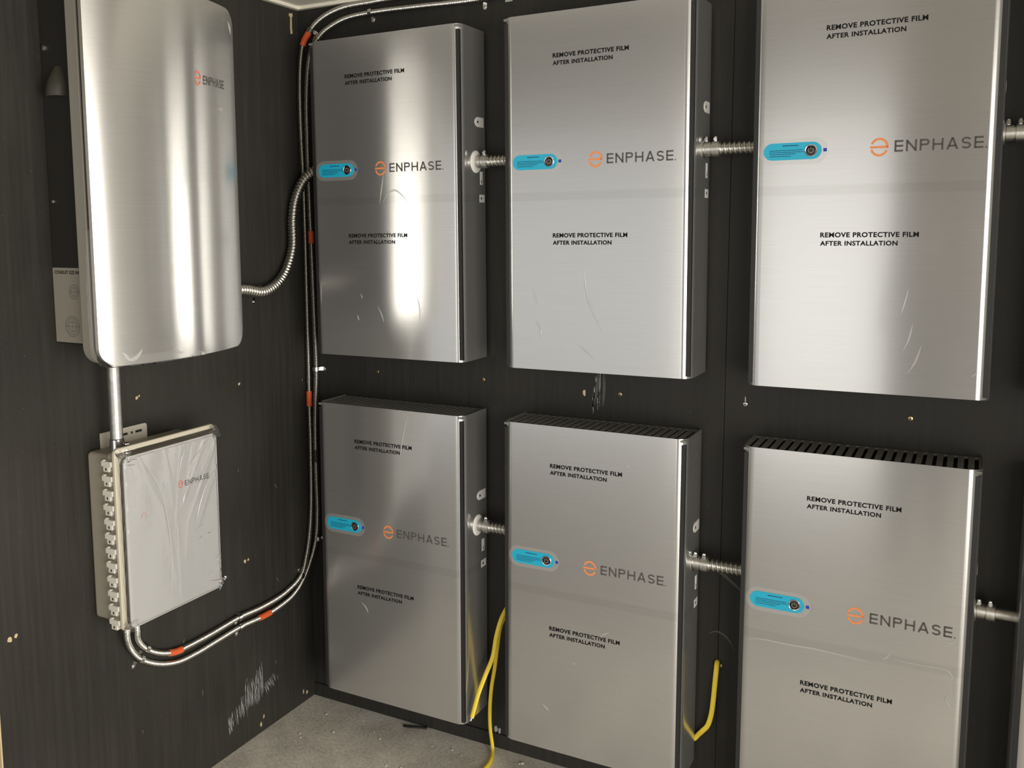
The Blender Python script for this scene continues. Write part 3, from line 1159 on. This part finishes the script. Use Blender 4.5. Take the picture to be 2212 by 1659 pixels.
def crinkled_film():
    """wrinkled clear sheet over the front panel, drooping back at its edges"""
    y0, y1, z0, z1 = cy(-.967), cy(-.616), cz(.650), cz(1.122)
    ny, nz = 72, 96
    lines = [((.10, 1.02), (.36, .62), .0022, .020), ((.36, .62), (.47, .18), .0018, .018), ((.58, 1.0), (.50, .55), .0016, .014), ((.86, 1.0), (.55, .60), .0026, .018), ((.95, .93), (.62, .50), .0022, .016), ((.97, .80), (.70, .42), .0020, .016),
             ((.50, .58), (.52, .05), .0014, .014), ((.62, .50), (.58, .28), .0012, .014), ((.74, .38), (.80, .30), .0016, .010), ((.88, .40), (.98, .32), .0014, .010), ((.84, .14), (1.0, .12), .0024, .012), ((.40, 1.0), (.47, .62), .0012, .012),
             ((.72, 1.0), (.58, .60), .0016, .012), ((.02, .93), (.10, .86), .0022, .012), ((.02, .88), (.08, .84), .002, .010), ((.78, .28), (.90, .22), .0012, .010)]
    rn = random.Random(21)
    ph = [rn.uniform(0, 6.28) for _ in range(8)]

    def hgt(a, b):
        h = .0006 * math.sin(9 * a + ph[0]) * math.sin(5 * b + ph[1]) + .0004 * math.sin(21 * a - 8 * b + ph[2]) * (.3 + b)
        for (p, q, amp, wid) in lines:
            dx, dz = q[0] - p[0], q[1] - p[1]
            t = max(0, min(1, ((a - p[0]) * dx + (b - p[1]) * dz) / (dx * dx + dz * dz)))
            ex, ez = a - p[0] - t * dx, (b - p[1] - t * dz) * 1.3
            d = math.hypot(ex, ez)
            h += .6 * amp * math.exp(-(d / wid) ** 2) * (.35 + .65 * math.sin(math.pi * (.1 + .8 * t)))
        return h
    v, f = [], []
    for i in range(ny + 1):
        for j in range(nz + 1):
            a, b = i / ny, j / nz
            y, z = y0 + (y1 - y0) * a, z0 + (z1 - z0) * b
            edge = min(y - (cy(-.964)), cy(-.628) - y, z - cz(.6565), cz(1.1125) - z)
            x = .1612 + hgt(a, b) + (.00025 * rn.random())
            if edge < .004:
                x -= min(.022, (.004 - edge) * 1.6) - .001 * rn.random()
            v.append((x, y + .0015 * math.sin(50 * b + ph[3]) * (edge < .002), z))
    for i in range(ny):
        for j in range(nz):
            f.append((i * (nz + 1) + j, (i + 1) * (nz + 1) + j, (i + 1) * (nz + 1) + j + 1, i * (nz + 1) + j + 1))
    return MB().add(v, f)


fo = crinkled_film().build('protective_film', M_FILM, cmb, 180)
fo['label'] = 'crinkled clear film with bright creases'
def panel_crease(pts, w, h):
    path = catmull([(.1626, y, z) for y, z in pts], .003)
    n = len(path)
    v, f = [], []
    for i, p in enumerate(path):
        t = (path[min(i + 1, n - 1)] - path[max(i - 1, 0)]).normalized()
        s_ = Vector((0, -t.z, t.y))
        k = math.sin(math.pi * (.06 + .88 * i / (n - 1)))
        for a, hh in ((1, 0), (.4, h * k), (-.4, h * k), (-1, 0)):
            v.append(p + s_ * w * k * a + Vector((hh, 0, 0)))
    for i in range(n - 1):
        for k in range(3):
            f.append((4 * i + k, 4 * i + k + 1, 4 * i + 5 + k, 4 * i + 4 + k))
    MB().add(v, f).build('film_crease', M_CREASE, fo, 60)


for w, h, pts in ((.0032, .0012, [(-.1122, .4524), (-.0754, .4032), (-.0441, .3445), (-.0259, .2621), (-.0177, .1483), (-.0304, .0402)]), (.0020, .0016, [(.0564, .4542), (.0349, .4228), (.0241, .3860)]),
                  (.0024, .0020, [(.1449, .4525), (.1112, .4293), (.0686, .3954), (.0534, .3626)]), (.0036, .0030, [(.1633, .3567), (.1289, .3308), (.0984, .2810), (.0799, .2354)]), (.0034, .0030, [(.0427, .3289), (.0294, .2894)]),
                  (.0016, .0010, [(-.0226, .4612), (-.0086, .4131), (.0019, .3750)]), (.0030, .0014, [(.0070, .2396), (.0075, .1733)]), (.0016, .0022, [(.1206, .1794), (.1348, .1803)]), (.0016, .0022, [(.0878, .1722), (.0997, .1805)]),
                  (.0014, .0012, [(.0712, .2009), (.1038, .2117)]), (.0026, .0026, [(.1491, .0944), (.1689, .1038)]), (.0032, .0030, [(.1224, .0406), (.1457, .0308), (.1698, .0295)]), (.0020, .0024, [(.0013, .0656), (.0038, .0714)]),
                  (.0016, .0020, [(-.0321, .3704), (-.0314, .3477)]), (.0020, .0022, [(-.1555, .4406), (-.1288, .4375)]), (.0020, .0022, [(-.1510, .4518), (-.1202, .4510)]), (.0014, .0014, [(.1209, .0550), (.1332, .0647)])):
    panel_crease(pts, w, h)
# bunched film at the four corners of the lid
def corner_film(yc, zc, sy, sz, seed):
    rn = random.Random(seed)
    v, f = [], []
    n = 10
    for i in range(n + 1):
        for j in range(n + 1):
            a, b = i / n, j / n
            v.append((.140 + .022 * max(a, b) + rn.uniform(-.0035, .0045), yc + sy * (.034 * a - .004) + rn.uniform(-.001, .001), zc + sz * (.032 * b - .002) + rn.uniform(-.001, .001)))
    for i in range(n):
        for j in range(n):
            f.append((i * (n + 1) + j, (i + 1) * (n + 1) + j, (i + 1) * (n + 1) + j + 1, i * (n + 1) + j + 1))
    return MB().add(v, f).build('film_corner', M_FILM, fo, 60)


corner_film(cy(-.973), cz(1.130), 1, -1, 1)
corner_film(cy(-.614), cz(1.130), -1, -1, 2)
corner_film(cy(-.973), cz(.648), 1, 1, 3)
corner_film(cy(-.612), cz(.652), -1, 1, 4)
# logo and indicator ring on the panel
PX = .1606
e = MB()
emblem(e, cy(-.773), cz(.9973), .0088, .0105, .0026)
o = e.build('logo_emblem', M_RED, cmb)
o['label'] = 'coral ring emblem with a bar across the middle'
front_map(o.data, lambda c_: Vector((PX, c_.x, c_.z)))
s = MB()
xe = stroke_font(s, 'ENPHASE', 0, 0, .0232, .0262, .0042, .0062)
k = .093 / xe
s.v = [(cy(-.757) + x * k, y, cz(.9885) + z * .0150 / .0262) for x, y, z in s.v]
o = s.build('logo_lettering', M_LETTER, cmb)
front_map(o.data, lambda c_: Vector((PX, c_.x, c_.z)))
v, f = [], []
for i in range(19):
    a = math.radians(-20 + 220 * i / 18)
    for r_ in (.0085, .0094):
        v.append((PX, cy(-.906) + r_ * math.cos(a), cz(.9425) + r_ * 1.05 * math.sin(a)))
for i in range(18):
    f.append((2 * i, 2 * i + 1, 2 * i + 3, 2 * i + 2))
MB().add(v, f).build('indicator_arc', M_RED, cmb)

# ------------------------------------------------------------------ long cables and the thick flexible conduit
C1 = [(.5738, -.016, 2.3919), (.4078, -.016, 2.4005), (.3035, -.016, 2.3989), (.1956, -.016, 2.3942), (.1267, -.016, 2.3772), (.0826, -.016, 2.3540), (.0551, -.016, 2.3272), (.033, -.015, 2.300), (.0210, -.0165, 2.2439), (.018, -.0220, 2.1374), (.018, -.0215, 1.9853), (.018, -.0165, 1.8749),
      (.018, -.0145, 1.7537), (.018, -.0135, 1.5806), (.018, -.0135, 1.3892), (.018, -.0140, 1.2003), (.018, -.0149, 1.0981), (.018, -.0140, .9495), (.018, -.0150, .8664), (.018, -.0211, .7010), (.018, -.0358, .6041), (.018, -.0542, .5423), (.016, -.0830, .4806), (.016, -.1670, .4496),
      (.016, -.2842, .4416), (.016, -.4023, .4479), (.016, -.5321, .4435), (.016, -.6285, .4439), (.016, -.6810, .4467), (.016, -.7466, .4712), (.016, -.7935, .5045), (.030, -.8309, .5475), (.052, -.852, .592), (.066, -.866, .652)]
C2 = [(.7840, -.016, 2.3632), (.6375, -.016, 2.3613), (.4748, -.016, 2.3651), (.3028, -.016, 2.3663), (.2038, -.016, 2.3585), (.1424, -.016, 2.3389), (.1100, -.016, 2.3216), (.0866, -.016, 2.3003), (.0647, -.016, 2.2697), (.0500, -.016, 2.2114), (.0410, -.016, 2.1067), (.0400, -.016, 1.9850),
      (.0405, -.016, 1.8743), (.0425, -.016, 1.7533), (.0464, -.016, 1.5812), (.0502, -.016, 1.3912), (.0523, -.016, 1.2034), (.0470, -.016, 1.1007), (.0425, -.016, 1.0020), (.0410, -.016, .8697), (.0420, -.016, .7866), (.0430, -.016, .7031), (.0370, -.020, .6002), (.0220, -.034, .5230),
      (.016, -.0708, .4629), (.016, -.1265, .4269), (.016, -.2094, .4107), (.016, -.2835, .4076), (.016, -.3965, .4146), (.016, -.5011, .4114), (.016, -.5996, .4076), (.016, -.6737, .4127), (.016, -.7486, .4382), (.016, -.8137, .4812), (.016, -.8447, .5229), (.036, -.8734, .5695), (.052, -.886, .605), (.066, -.893, .652)]


def armoured(pts, bands, darks, label):
    t = thing('armoured_cable', label, 'cable', pts[-1], 'ribbed steel cables along the corner')
    O = Vector(pts[-1])
    path = [p - O for p in catmull(pts, .00125)]
    sweep(b := MB(), path, ribbed(.0092, .30, .0058), 10)
    b.build('steel_armour', M_FLEX, t, 70)
    for lst, nm_, mt_ in ((bands, 'orange_band', M_BAND), (darks, 'dark_band', M_DARKTAPE)):
        for (c_, half) in lst:
            c_ = Vector(c_) - O
            i = min(range(len(path)), key=lambda q: (path[q] - c_).length)
            n_ = int(half / .00125)
            seg = path[max(0, i - n_):i + n_ + 1:3]
            bb = MB()
            sweep(bb, seg, lambda s_, a: .0101 + .0002 * math.cos(2 * math.pi * s_ / .0055), 14)
            o_ = bb.build(nm_, mt_, t, 60)
            o_['label'] = ('orange marker band' if mt_ is M_BAND else 'black tape wrap')
    return t


armoured(C1, [((.042, -.0155, 2.313), .027), ((.018, -.0149, 1.096), .027), ((.016, -.682, .4470), .027)], [],
         'ribbed steel cable nearest the left wall with an orange band at its lowest bend')
armoured(C2, [((.0445, -.016, 1.655), .022), ((.016, -.284, .4076), .029)], [((.0412, -.016, .895), .022)],
         'outer ribbed steel cable with a black wrap, its orange band right of the lower straps')

big = thing('flexible_conduit', 'thick ribbed steel conduit curving from the controller up to the corner battery', 'conduit', (.035, -.353, 1.4985))
O = Vector((.035, -.353, 1.4985))
BP = [(.035, -.590, 1.500), (.035, -.470, 1.500), (.035, -.353, 1.4985), (.035, -.250, 1.487), (.035, -.160, 1.527), (.035, -.104, 1.617), (.035, -.098, 1.720), (.040, -.086, 1.785), (.070, -.072, 1.850), (.120, -.062, 1.880), (.169, -.060, 1.885)]
path = [p - O for p in catmull(BP, .0021)]
b = MB()
sweep(b, path, ribbed(.0178, .20, .0115), 18)
b.build('conduit_tube', M_FLEX, big, 70)
MB().lathe(Vector((.035, -.602, 1.500)) - O, (0, 1, 0), [(0, .025), (.006, .025), (.007, .0205), (.034, .0205), (.036, .0185)], 24).build('coupling', M_CASTING, big, 35)


# ------------------------------------------------------------------ straps
def strap(wall, pos, along, r, lug, label, lug_len=.022, group='one-hole straps holding the cables'):
    """saddle over a cable at pos (point on the wall under the cable axis); wall 'left' or 'back'; along, lug in wall coordinates (u, z)"""
    t = thing('cable_strap', label, 'strap', (0, pos[0], pos[1]) if wall == 'left' else (pos[0], 0, pos[1]), group)

    def P(u, n, z):
        return (n, u, z) if wall == 'left' else (u, -n, z)
    A = Vector((along[0], along[1])).normalized()
    B = Vector((-A.y, A.x))
    if B.dot(Vector(lug)) < 0:
        B = -B
    wdt = .0065
    prof = [(r + .0005, 0.001), (r + .0005, .012)]
    c = .016
    for k in range(9):
        a = math.radians(180 * k / 8)
        prof.append(((r + .0008) * math.cos(a), c + (r + .0008) * math.sin(a)))
    prof.append((-r - .0008, .0015))
    th = .0014
    b = MB()
    # outer minus inner as strip with thickness
    v, f = [], []
    for (q, h) in prof:
        rad = Vector((q, h - c))
        nr = rad.normalized() * th if h > .012 else Vector((math.copysign(th, q), 0))
        for s_ in (-1, 1):
            for ext in (0, 1):
                qq, hh = q + nr.x * ext, h + nr.y * ext
                uv = A * (s_ * wdt) + B * qq
                v.append(P(uv.x, max(.0004, hh), uv.y))
    n = len(prof)
    for i in range(n - 1):
        a0, b0 = 4 * i, 4 * (i + 1)
        f += [(a0, a0 + 2, b0 + 2, b0), (a0 + 1, b0 + 1, b0 + 3, a0 + 3), (a0, b0, b0 + 1, a0 + 1), (a0 + 2, a0 + 3, b0 + 3, b0 + 2)]
    f += [(0, 1, 3, 2), (4 * n - 4, 4 * n - 2, 4 * n - 1, 4 * n - 3)]
    b.add(v, f)
    # foot with a rounded end
    q0, q1 = r, r + lug_len
    pr = [(q0, -wdt), (q1 - wdt, -wdt)] + [(q1 - wdt + wdt * math.cos(a), wdt * math.sin(a)) for a in [math.radians(-90 + 180 * k / 8) for k in range(1, 8)]] + [(q1 - wdt, wdt), (q0, wdt)]
    vv = []
    for h in (.0004, .0022):
        for (q, s_) in pr:
            uv = A * s_ + B * q
            vv.append(P(uv.x, h, uv.y))
    n = len(pr)
    b.add(vv, [(i, (i + 1) % n, n + (i + 1) % n, n + i) for i in range(n)] + [tuple(range(n)), tuple(range(n, 2 * n))])
    b.build('saddle', M_CHROME, t, 35)
    uv = B * (q1 - wdt - .001)
    MB().lathe(P(uv.x, .0022, uv.y), P(0, 1, 0), [(0, .0042), (.0016, .0042), (.0028, .0022)], 12).build('strap_screw', M_GALV, t, 35)
    return t


R1 = .0098
strap('left', (-.790, .5035), (-.045, .035), R1, (-.6, -.8), 'small steel strap on the upper cable right below the film-wrapped box')
strap('left', (-.812, .4800), (-.05, .040), R1, (-.6, -.8), 'small steel strap on the lower cable below the film-wrapped box')
strap('left', (-.4055, .4478), (1, 0), R1, (0, -1), 'small steel strap on the upper cable between the two orange bands', .019)
strap('left', (-.4040, .4146), (1, 0), R1, (0, -1), 'small steel strap on the lower cable just left of its orange band')
strap('left', (-.0850, .4785), (-.75, .35), R1, (.3, .8), 'small steel strap on the upper cable where it turns up into the corner', .016)
strap('back', (.0523, 1.2034), (0, 1), R1, (1, 0), 'bright steel strap on the vertical cable between the two corner batteries')
strap('back', (.0428, .598), (0, 1), R1, (1, 0), 'small steel strap on the vertical cable beside the lower corner battery')
strap('back', (.0880, 2.302), (.6, .75), R1, (.8, -.5), 'small steel strap on the bend above the top corner of the corner battery')
strap('back', (.0640, 2.3365), (.6, .75), R1, (.8, -.5), 'small steel strap above the orange band at the top of the corner', .018)
strap('back', (.3045, 2.3663), (1, 0), R1, (0, -1), 'dull steel strap under the top cable run above the corner battery', .018)
strap('back', (.7048, 2.3622), (1, 0), R1, (0, -1), 'ring-ended steel strap at the top edge near the middle battery', .020)
strap('left', (-.2660, 1.4882), (1, -.08), .0185, (-.3, -1), 'steel strap on the thick ribbed conduit right of the controller', .024)
tag(MB().box((.772, -.004, 2.3455), (.796, -.0005, 2.372)).build('strap_end', M_GALV, None, None, .001), 'square steel plate end at the top edge above the upper middle battery', 'strap')


# ------------------------------------------------------------------ yellow cables
def yellow(pts, label, w=.0062, flatdir=(0, 1, 0), fl=.5):
    b = MB()
    O_ = Vector(pts[0])
    sweep(b, [p - O_ for p in catmull(pts, .006)], lambda s_, a: w, 14, (flatdir, fl))
    t = thing('yellow_cable', label, 'cable', pts[0], 'yellow cables hanging out of the wall')
    b.build('yellow_sheath', M_YELLOW, t, 50)
    return t, O_


Y1 = [(.790, -.003, .500), (.786, -.030, .487), (.778, -.0482, .4614), (.766, -.0603, .4057), (.758, -.0708, .3395), (.750, -.1067, .2920), (.742, -.1389, .2436), (.735, -.1695, .1789)]
Y2 = [(.793, -.003, .488), (.788, -.030, .475), (.7723, -.040, .4373), (.7591, -.040, .3576), (.7507, -.040, .2938), (.7372, -.040, .2127), (.7319, -.040, .1328), (.7333, -.040, .0779), (.7420, -.041, .0130), (.7605, -.0909, .0062), (.7658, -.1464, .0062), (.760, -.20, .0062)]
Y3 = [(1.4390, .010, .4470), (1.4415, -.010, .4500), (1.4426, -.022, .4317), (1.4406, -.026, .3915), (1.4382, -.028, .3503), (1.4329, -.028, .3002), (1.4228, -.026, .2643), (1.4059, -.020, .2400), (1.3913, -.009, .2187), (1.380, -.007, .204), (1.36, -.0065, .195)]
t, O_ = yellow(Y1, 'yellow flat cable ending in mid-air beside the lower corner battery', .0075, (.2, 1, 0), .55)
p = Vector(Y1[-1]) - O_
MB().lathe(p + Vector((.001, .002, .004)), (-.25, -.55, -1), [(0, .0025), (.014, .0025)], 10).build('wire_tip', M_STICKER, t)
yellow(Y2, 'yellow flat cable running down onto the concrete floor', .0068, (.2, 1, 0), .6)
yellow(Y3, 'yellow flat cable drooping out of a hole in the wall toward the lower middle battery', .0072, (0, 1, 0), .55)


# ------------------------------------------------------------------ screws
def screw(x, z, label, wall='back', r=.0055, mt_=M_BRASS):
    t = thing('wall_screw', label, 'screw', (x, 0, z) if wall == 'back' else (0, x, z), 'screw heads in the black walls')
    d = (0, -1, 0) if wall == 'back' else (1, 0, 0)
    MB().lathe((0, 0, 0), d, [(-.003, r * .5), (0, r), (.0014, r), (.0022, r * .6)], 14).build('screw_head', mt_, t, 35)
    b = MB()
    if wall == 'back':
        b.box((-r * .55, -.0026, -.0007), (r * .55, -.0021, .0007)).box((-.0007, -.0026, -r * .55), (.0007, -.0021, r * .55))
    else:
        b.box((.0021, -r * .55, -.0007), (.0026, r * .55, .0007)).box((.0021, -.0007, -r * .55), (.0026, .0007, r * .55))
    b.build('screw_recess', M_HOLE, t)


screw(.296, 1.208, 'dull brass screw head in the black gap between the two corner batteries')
screw(.694, 1.211, 'brass screw head below the lower right corner of the upper corner battery')
screw(1.141, 1.200, 'brass screw head right of the grey smear, under the upper middle battery')
screw(1.497, 1.202, 'shiny screw head in the gap below and left of the upper right battery', mt_=M_CHROME)
screw(1.904, 1.200, 'dull screw head in the dark gap under the upper right battery')
screw(-.024, 1.163, 'bright screw in the left wall beside the corner cables', 'left', .006, M_CHROME)

# ------------------------------------------------------------------ bits on the floor
off = catmull([(.405, -.040, .004), (.43, -.036, .005), (.455, -.026, .005), (.482, -.016, .004)], .006)
b = MB()
v, f = [], []
n = len(off)
for i, p in enumerate(off):
    tdir = (off[min(i + 1, n - 1)] - off[max(i - 1, 0)]).normalized()
    sd = Vector((-tdir.y, tdir.x, 0))
    for k in range(7):
        a = math.radians(200 * k / 6 - 10)
        v.append(p + sd * .0065 * math.cos(a) + Vector((0, 0, -.0035 + .0058 * max(0, math.sin(a)) + (.0005 if math.sin(a) < 0 else 0))))
for i in range(n - 1):
    for k in range(6):
        f.append((i * 7 + k, i * 7 + k + 1, (i + 1) * 7 + k + 1, (i + 1) * 7 + k))
o = b.add(v, f).build('plastic_offcut', M_BLACK, None, 50)
md = o.modifiers.new('thickness', 'SOLIDIFY')
md.thickness = .001
tag(o, 'thin curled black plastic offcut on the concrete by the wall', 'offcut')
b = MB()
rc = random.Random(9)
for k in range(24):
    x, y = rc.uniform(.1, 1.05), rc.uniform(-.42, -.012)
    s_ = rc.uniform(.0015, .0042)
    b.lathe((x, y, 0), (rc.uniform(-.3, .3), rc.uniform(-.3, .3), 1), [(0, s_), (s_ * .9, s_ * .8), (s_ * 1.3, s_ * .3)], 6)
for (x, y, s_) in ((.853, -.053, .006), (.845, -.058, .004), (.55, -.10, .003), (.62, -.09, .004)):
    b.lathe((x, y, 0), (.1, .2, 1), [(0, s_), (s_ * .6, s_ * .9), (s_ * .9, s_ * .4)], 7)
o = b.build('floor_crumbs', M_CRUMB)
o['kind'] = 'stuff'
tag(o, 'pale plaster crumbs scattered over the concrete floor', 'crumbs')


# ------------------------------------------------------------------ the photographer, seen only as a dark reflection
def photographer():
    mesh = bpy.data.meshes.new('person')
    P = [  # joint, radius x, radius y
        ((0, 0, .95), .185, .125), ((0, .01, 1.12), .190, .13), ((0, .0, 1.32), .205, .13), ((0, -.01, 1.43), .140, .095), ((0, .015, 1.515), .056, .058), ((0, .03, 1.60), .066, .080), ((0, .025, 1.70), .074, .092), ((0, .015, 1.765), .058, .070),
        ((-.20, -.01, 1.40), .078, .078), ((-.285, .065, 1.15), .066, .066), ((-.165, .235, 1.38), .050, .050), ((-.045, .315, 1.605), .030, .030), ((-.005, .335, 1.660), .034, .018),
        ((.20, -.01, 1.40), .078, .078), ((.30, .065, 1.15), .066, .066), ((.275, .235, 1.38), .050, .050), ((.215, .315, 1.605), .030, .030), ((.205, .335, 1.660), .034, .018),
        ((-.105, 0, .86), .115, .12), ((-.115, .015, .50), .085, .086), ((-.120, -.01, .11), .062, .066), ((-.115, .10, .04), .042, .032), ((-.118, .16, .032), .038, .026),
        ((.105, 0, .86), .115, .12), ((.120, .015, .50), .085, .086), ((.130, -.01, .11), .062, .066), ((.128, .10, .04), .042, .032), ((.134, .16, .032), .038, .026),
    ]
    Ed = [(0, 1), (1, 2), (2, 3), (3, 4), (4, 5), (5, 6), (6, 7), (3, 8), (8, 9), (9, 10), (10, 11), (11, 12), (3, 13), (13, 14), (14, 15), (15, 16), (16, 17), (0, 18), (18, 19), (19, 20), (20, 21), (21, 22), (0, 23), (23, 24), (24, 25), (25, 26), (26, 27)]
    V = [p[0] for p in P]
    Rd = [(p[1], p[2]) for p in P]

    def chain(root, pts, r0, r1):
        prev = root
        for k, q in enumerate(pts):
            V.append(q)
            r = r0 + (r1 - r0) * k / max(1, len(pts) - 1)
            Rd.append((r, r))
            Ed.append((prev, len(V) - 1))
            prev = len(V) - 1
    # fingers wrapped behind the phone, thumbs on its face
    for hand, sx, xx in ((12, 1, -.005), (17, -1, .205)):
        for k in range(4):
            z = 1.705 - .020 * k
            ln = (.052, .060, .056, .044)[k]
            chain(hand, [(xx + sx * .004, .352, z), (xx + sx * .016, .366, z + .004), (xx + sx * (.016 + ln * .45), .368, z + .006)], .0095, .0075)
        chain(hand, [(xx + sx * .014, .326, 1.650), (xx + sx * .034, .334, 1.672), (xx + sx * .050, .338, 1.690)], .0110, .0085)
    mesh.from_pydata(V, Ed, [])
    tmp = bpy.data.objects.new('person', mesh)
    COL.objects.link(tmp)
    sk = tmp.modifiers.new('skin', 'SKIN')
    sk.use_smooth_shade = True
    for i, sv in enumerate(mesh.skin_vertices[0].data):
        sv.radius = Rd[i]
        sv.use_root = (i == 0)
    sb = tmp.modifiers.new('sub', 'SUBSURF')
    sb.levels = sb.render_levels = 2
    dg = bpy.context.evaluated_depsgraph_get()
    dg.update()
    me = bpy.data.meshes.new_from_object(tmp.evaluated_get(dg))
    bpy.data.objects.remove(tmp)
    me.materials.clear()
    for mt_ in (mat('person_skin', (.45, .27, .19), .55), mat('brown_jacket', (.045, .034, .022), .85), mat('dark_trousers', (.030, .028, .028), .85), mat('dark_shoes', (.02, .018, .016), .6)):
        me.materials.append(mt_)
    for f in me.polygons:
        c_ = f.center
        f.use_smooth = True
        f.material_index = 0 if (c_.z > 1.52 and (abs(c_.x) < .12 and c_.y < .2) or (c_.y > .285 and c_.z > 1.55)) else 3 if c_.z < .10 else 2 if c_.z < .93 else 1
    o = link('person', me, None)
    tag(o, 'person in a dark jacket holding up a phone, mirrored in the right-hand batteries', 'person')
    o.location = (1.935, -2.985, 0)
    # hair cap, nose, eyes, ears
    hb = MB()
    v, f = [], []
    for i in range(9):
        for j in range(18):
            a, b_2 = math.radians(90 * i / 8), 2 * math.pi * j / 18
            front = max(0, math.sin(b_2))
            z = 1.715 + .105 * math.cos(a) - .055 * (1 - front) * (i / 8)
            v.append((.088 * math.sin(a) * math.cos(b_2), .012 + .104 * math.sin(a) * math.sin(b_2), z))
    for i in range(8):
        for j in range(18):
            j2 = (j + 1) % 18
            f.append((i * 18 + j, (i + 1) * 18 + j, (i + 1) * 18 + j2, i * 18 + j2))
    hb.add(v, f).build('hair', mat('dark_hair', (.025, .017, .012), .6), o, 60)
    MB().lathe((0, .108, 1.668), (0, .35, -1), [(-.03, .004), (0, .012), (.012, .015), (.018, .006)], 12).build('nose', MATS['person_skin'], o, 60)
    for sx in (-1, 1):
        MB().lathe((sx * .031, .104, 1.690), (0, 1, 0), [(0, .011), (.005, .009), (.007, .004)], 12).build('eye', mat('eye_white', (.6, .58, .55), .3), o, 60)
        MB().lathe((sx * .078, .02, 1.665), (sx, -.3, 0), [(0, .026), (.010, .028), (.014, .018)], 14).build('ear', MATS['person_skin'], o, 60)
    MB().box((-.022, .107, 1.628), (.022, .112, 1.634)).build('mouth', mat('lip', (.30, .12, .10), .5), o, None, .002)
    return o


photographer()
ph = MB().prism(rrect(1.955, 1.626, 2.115, 1.706, .012), 1, -2.6245, -2.6165).build('phone', M_BLACK, None, 40, .002)
tag(ph, 'black phone held level in both hands in front of the photographer', 'phone')

# drop the template lettering meshes that nothing uses
for me in list(bpy.data.meshes):
    if me.users == 0:
        bpy.data.meshes.remove(me)
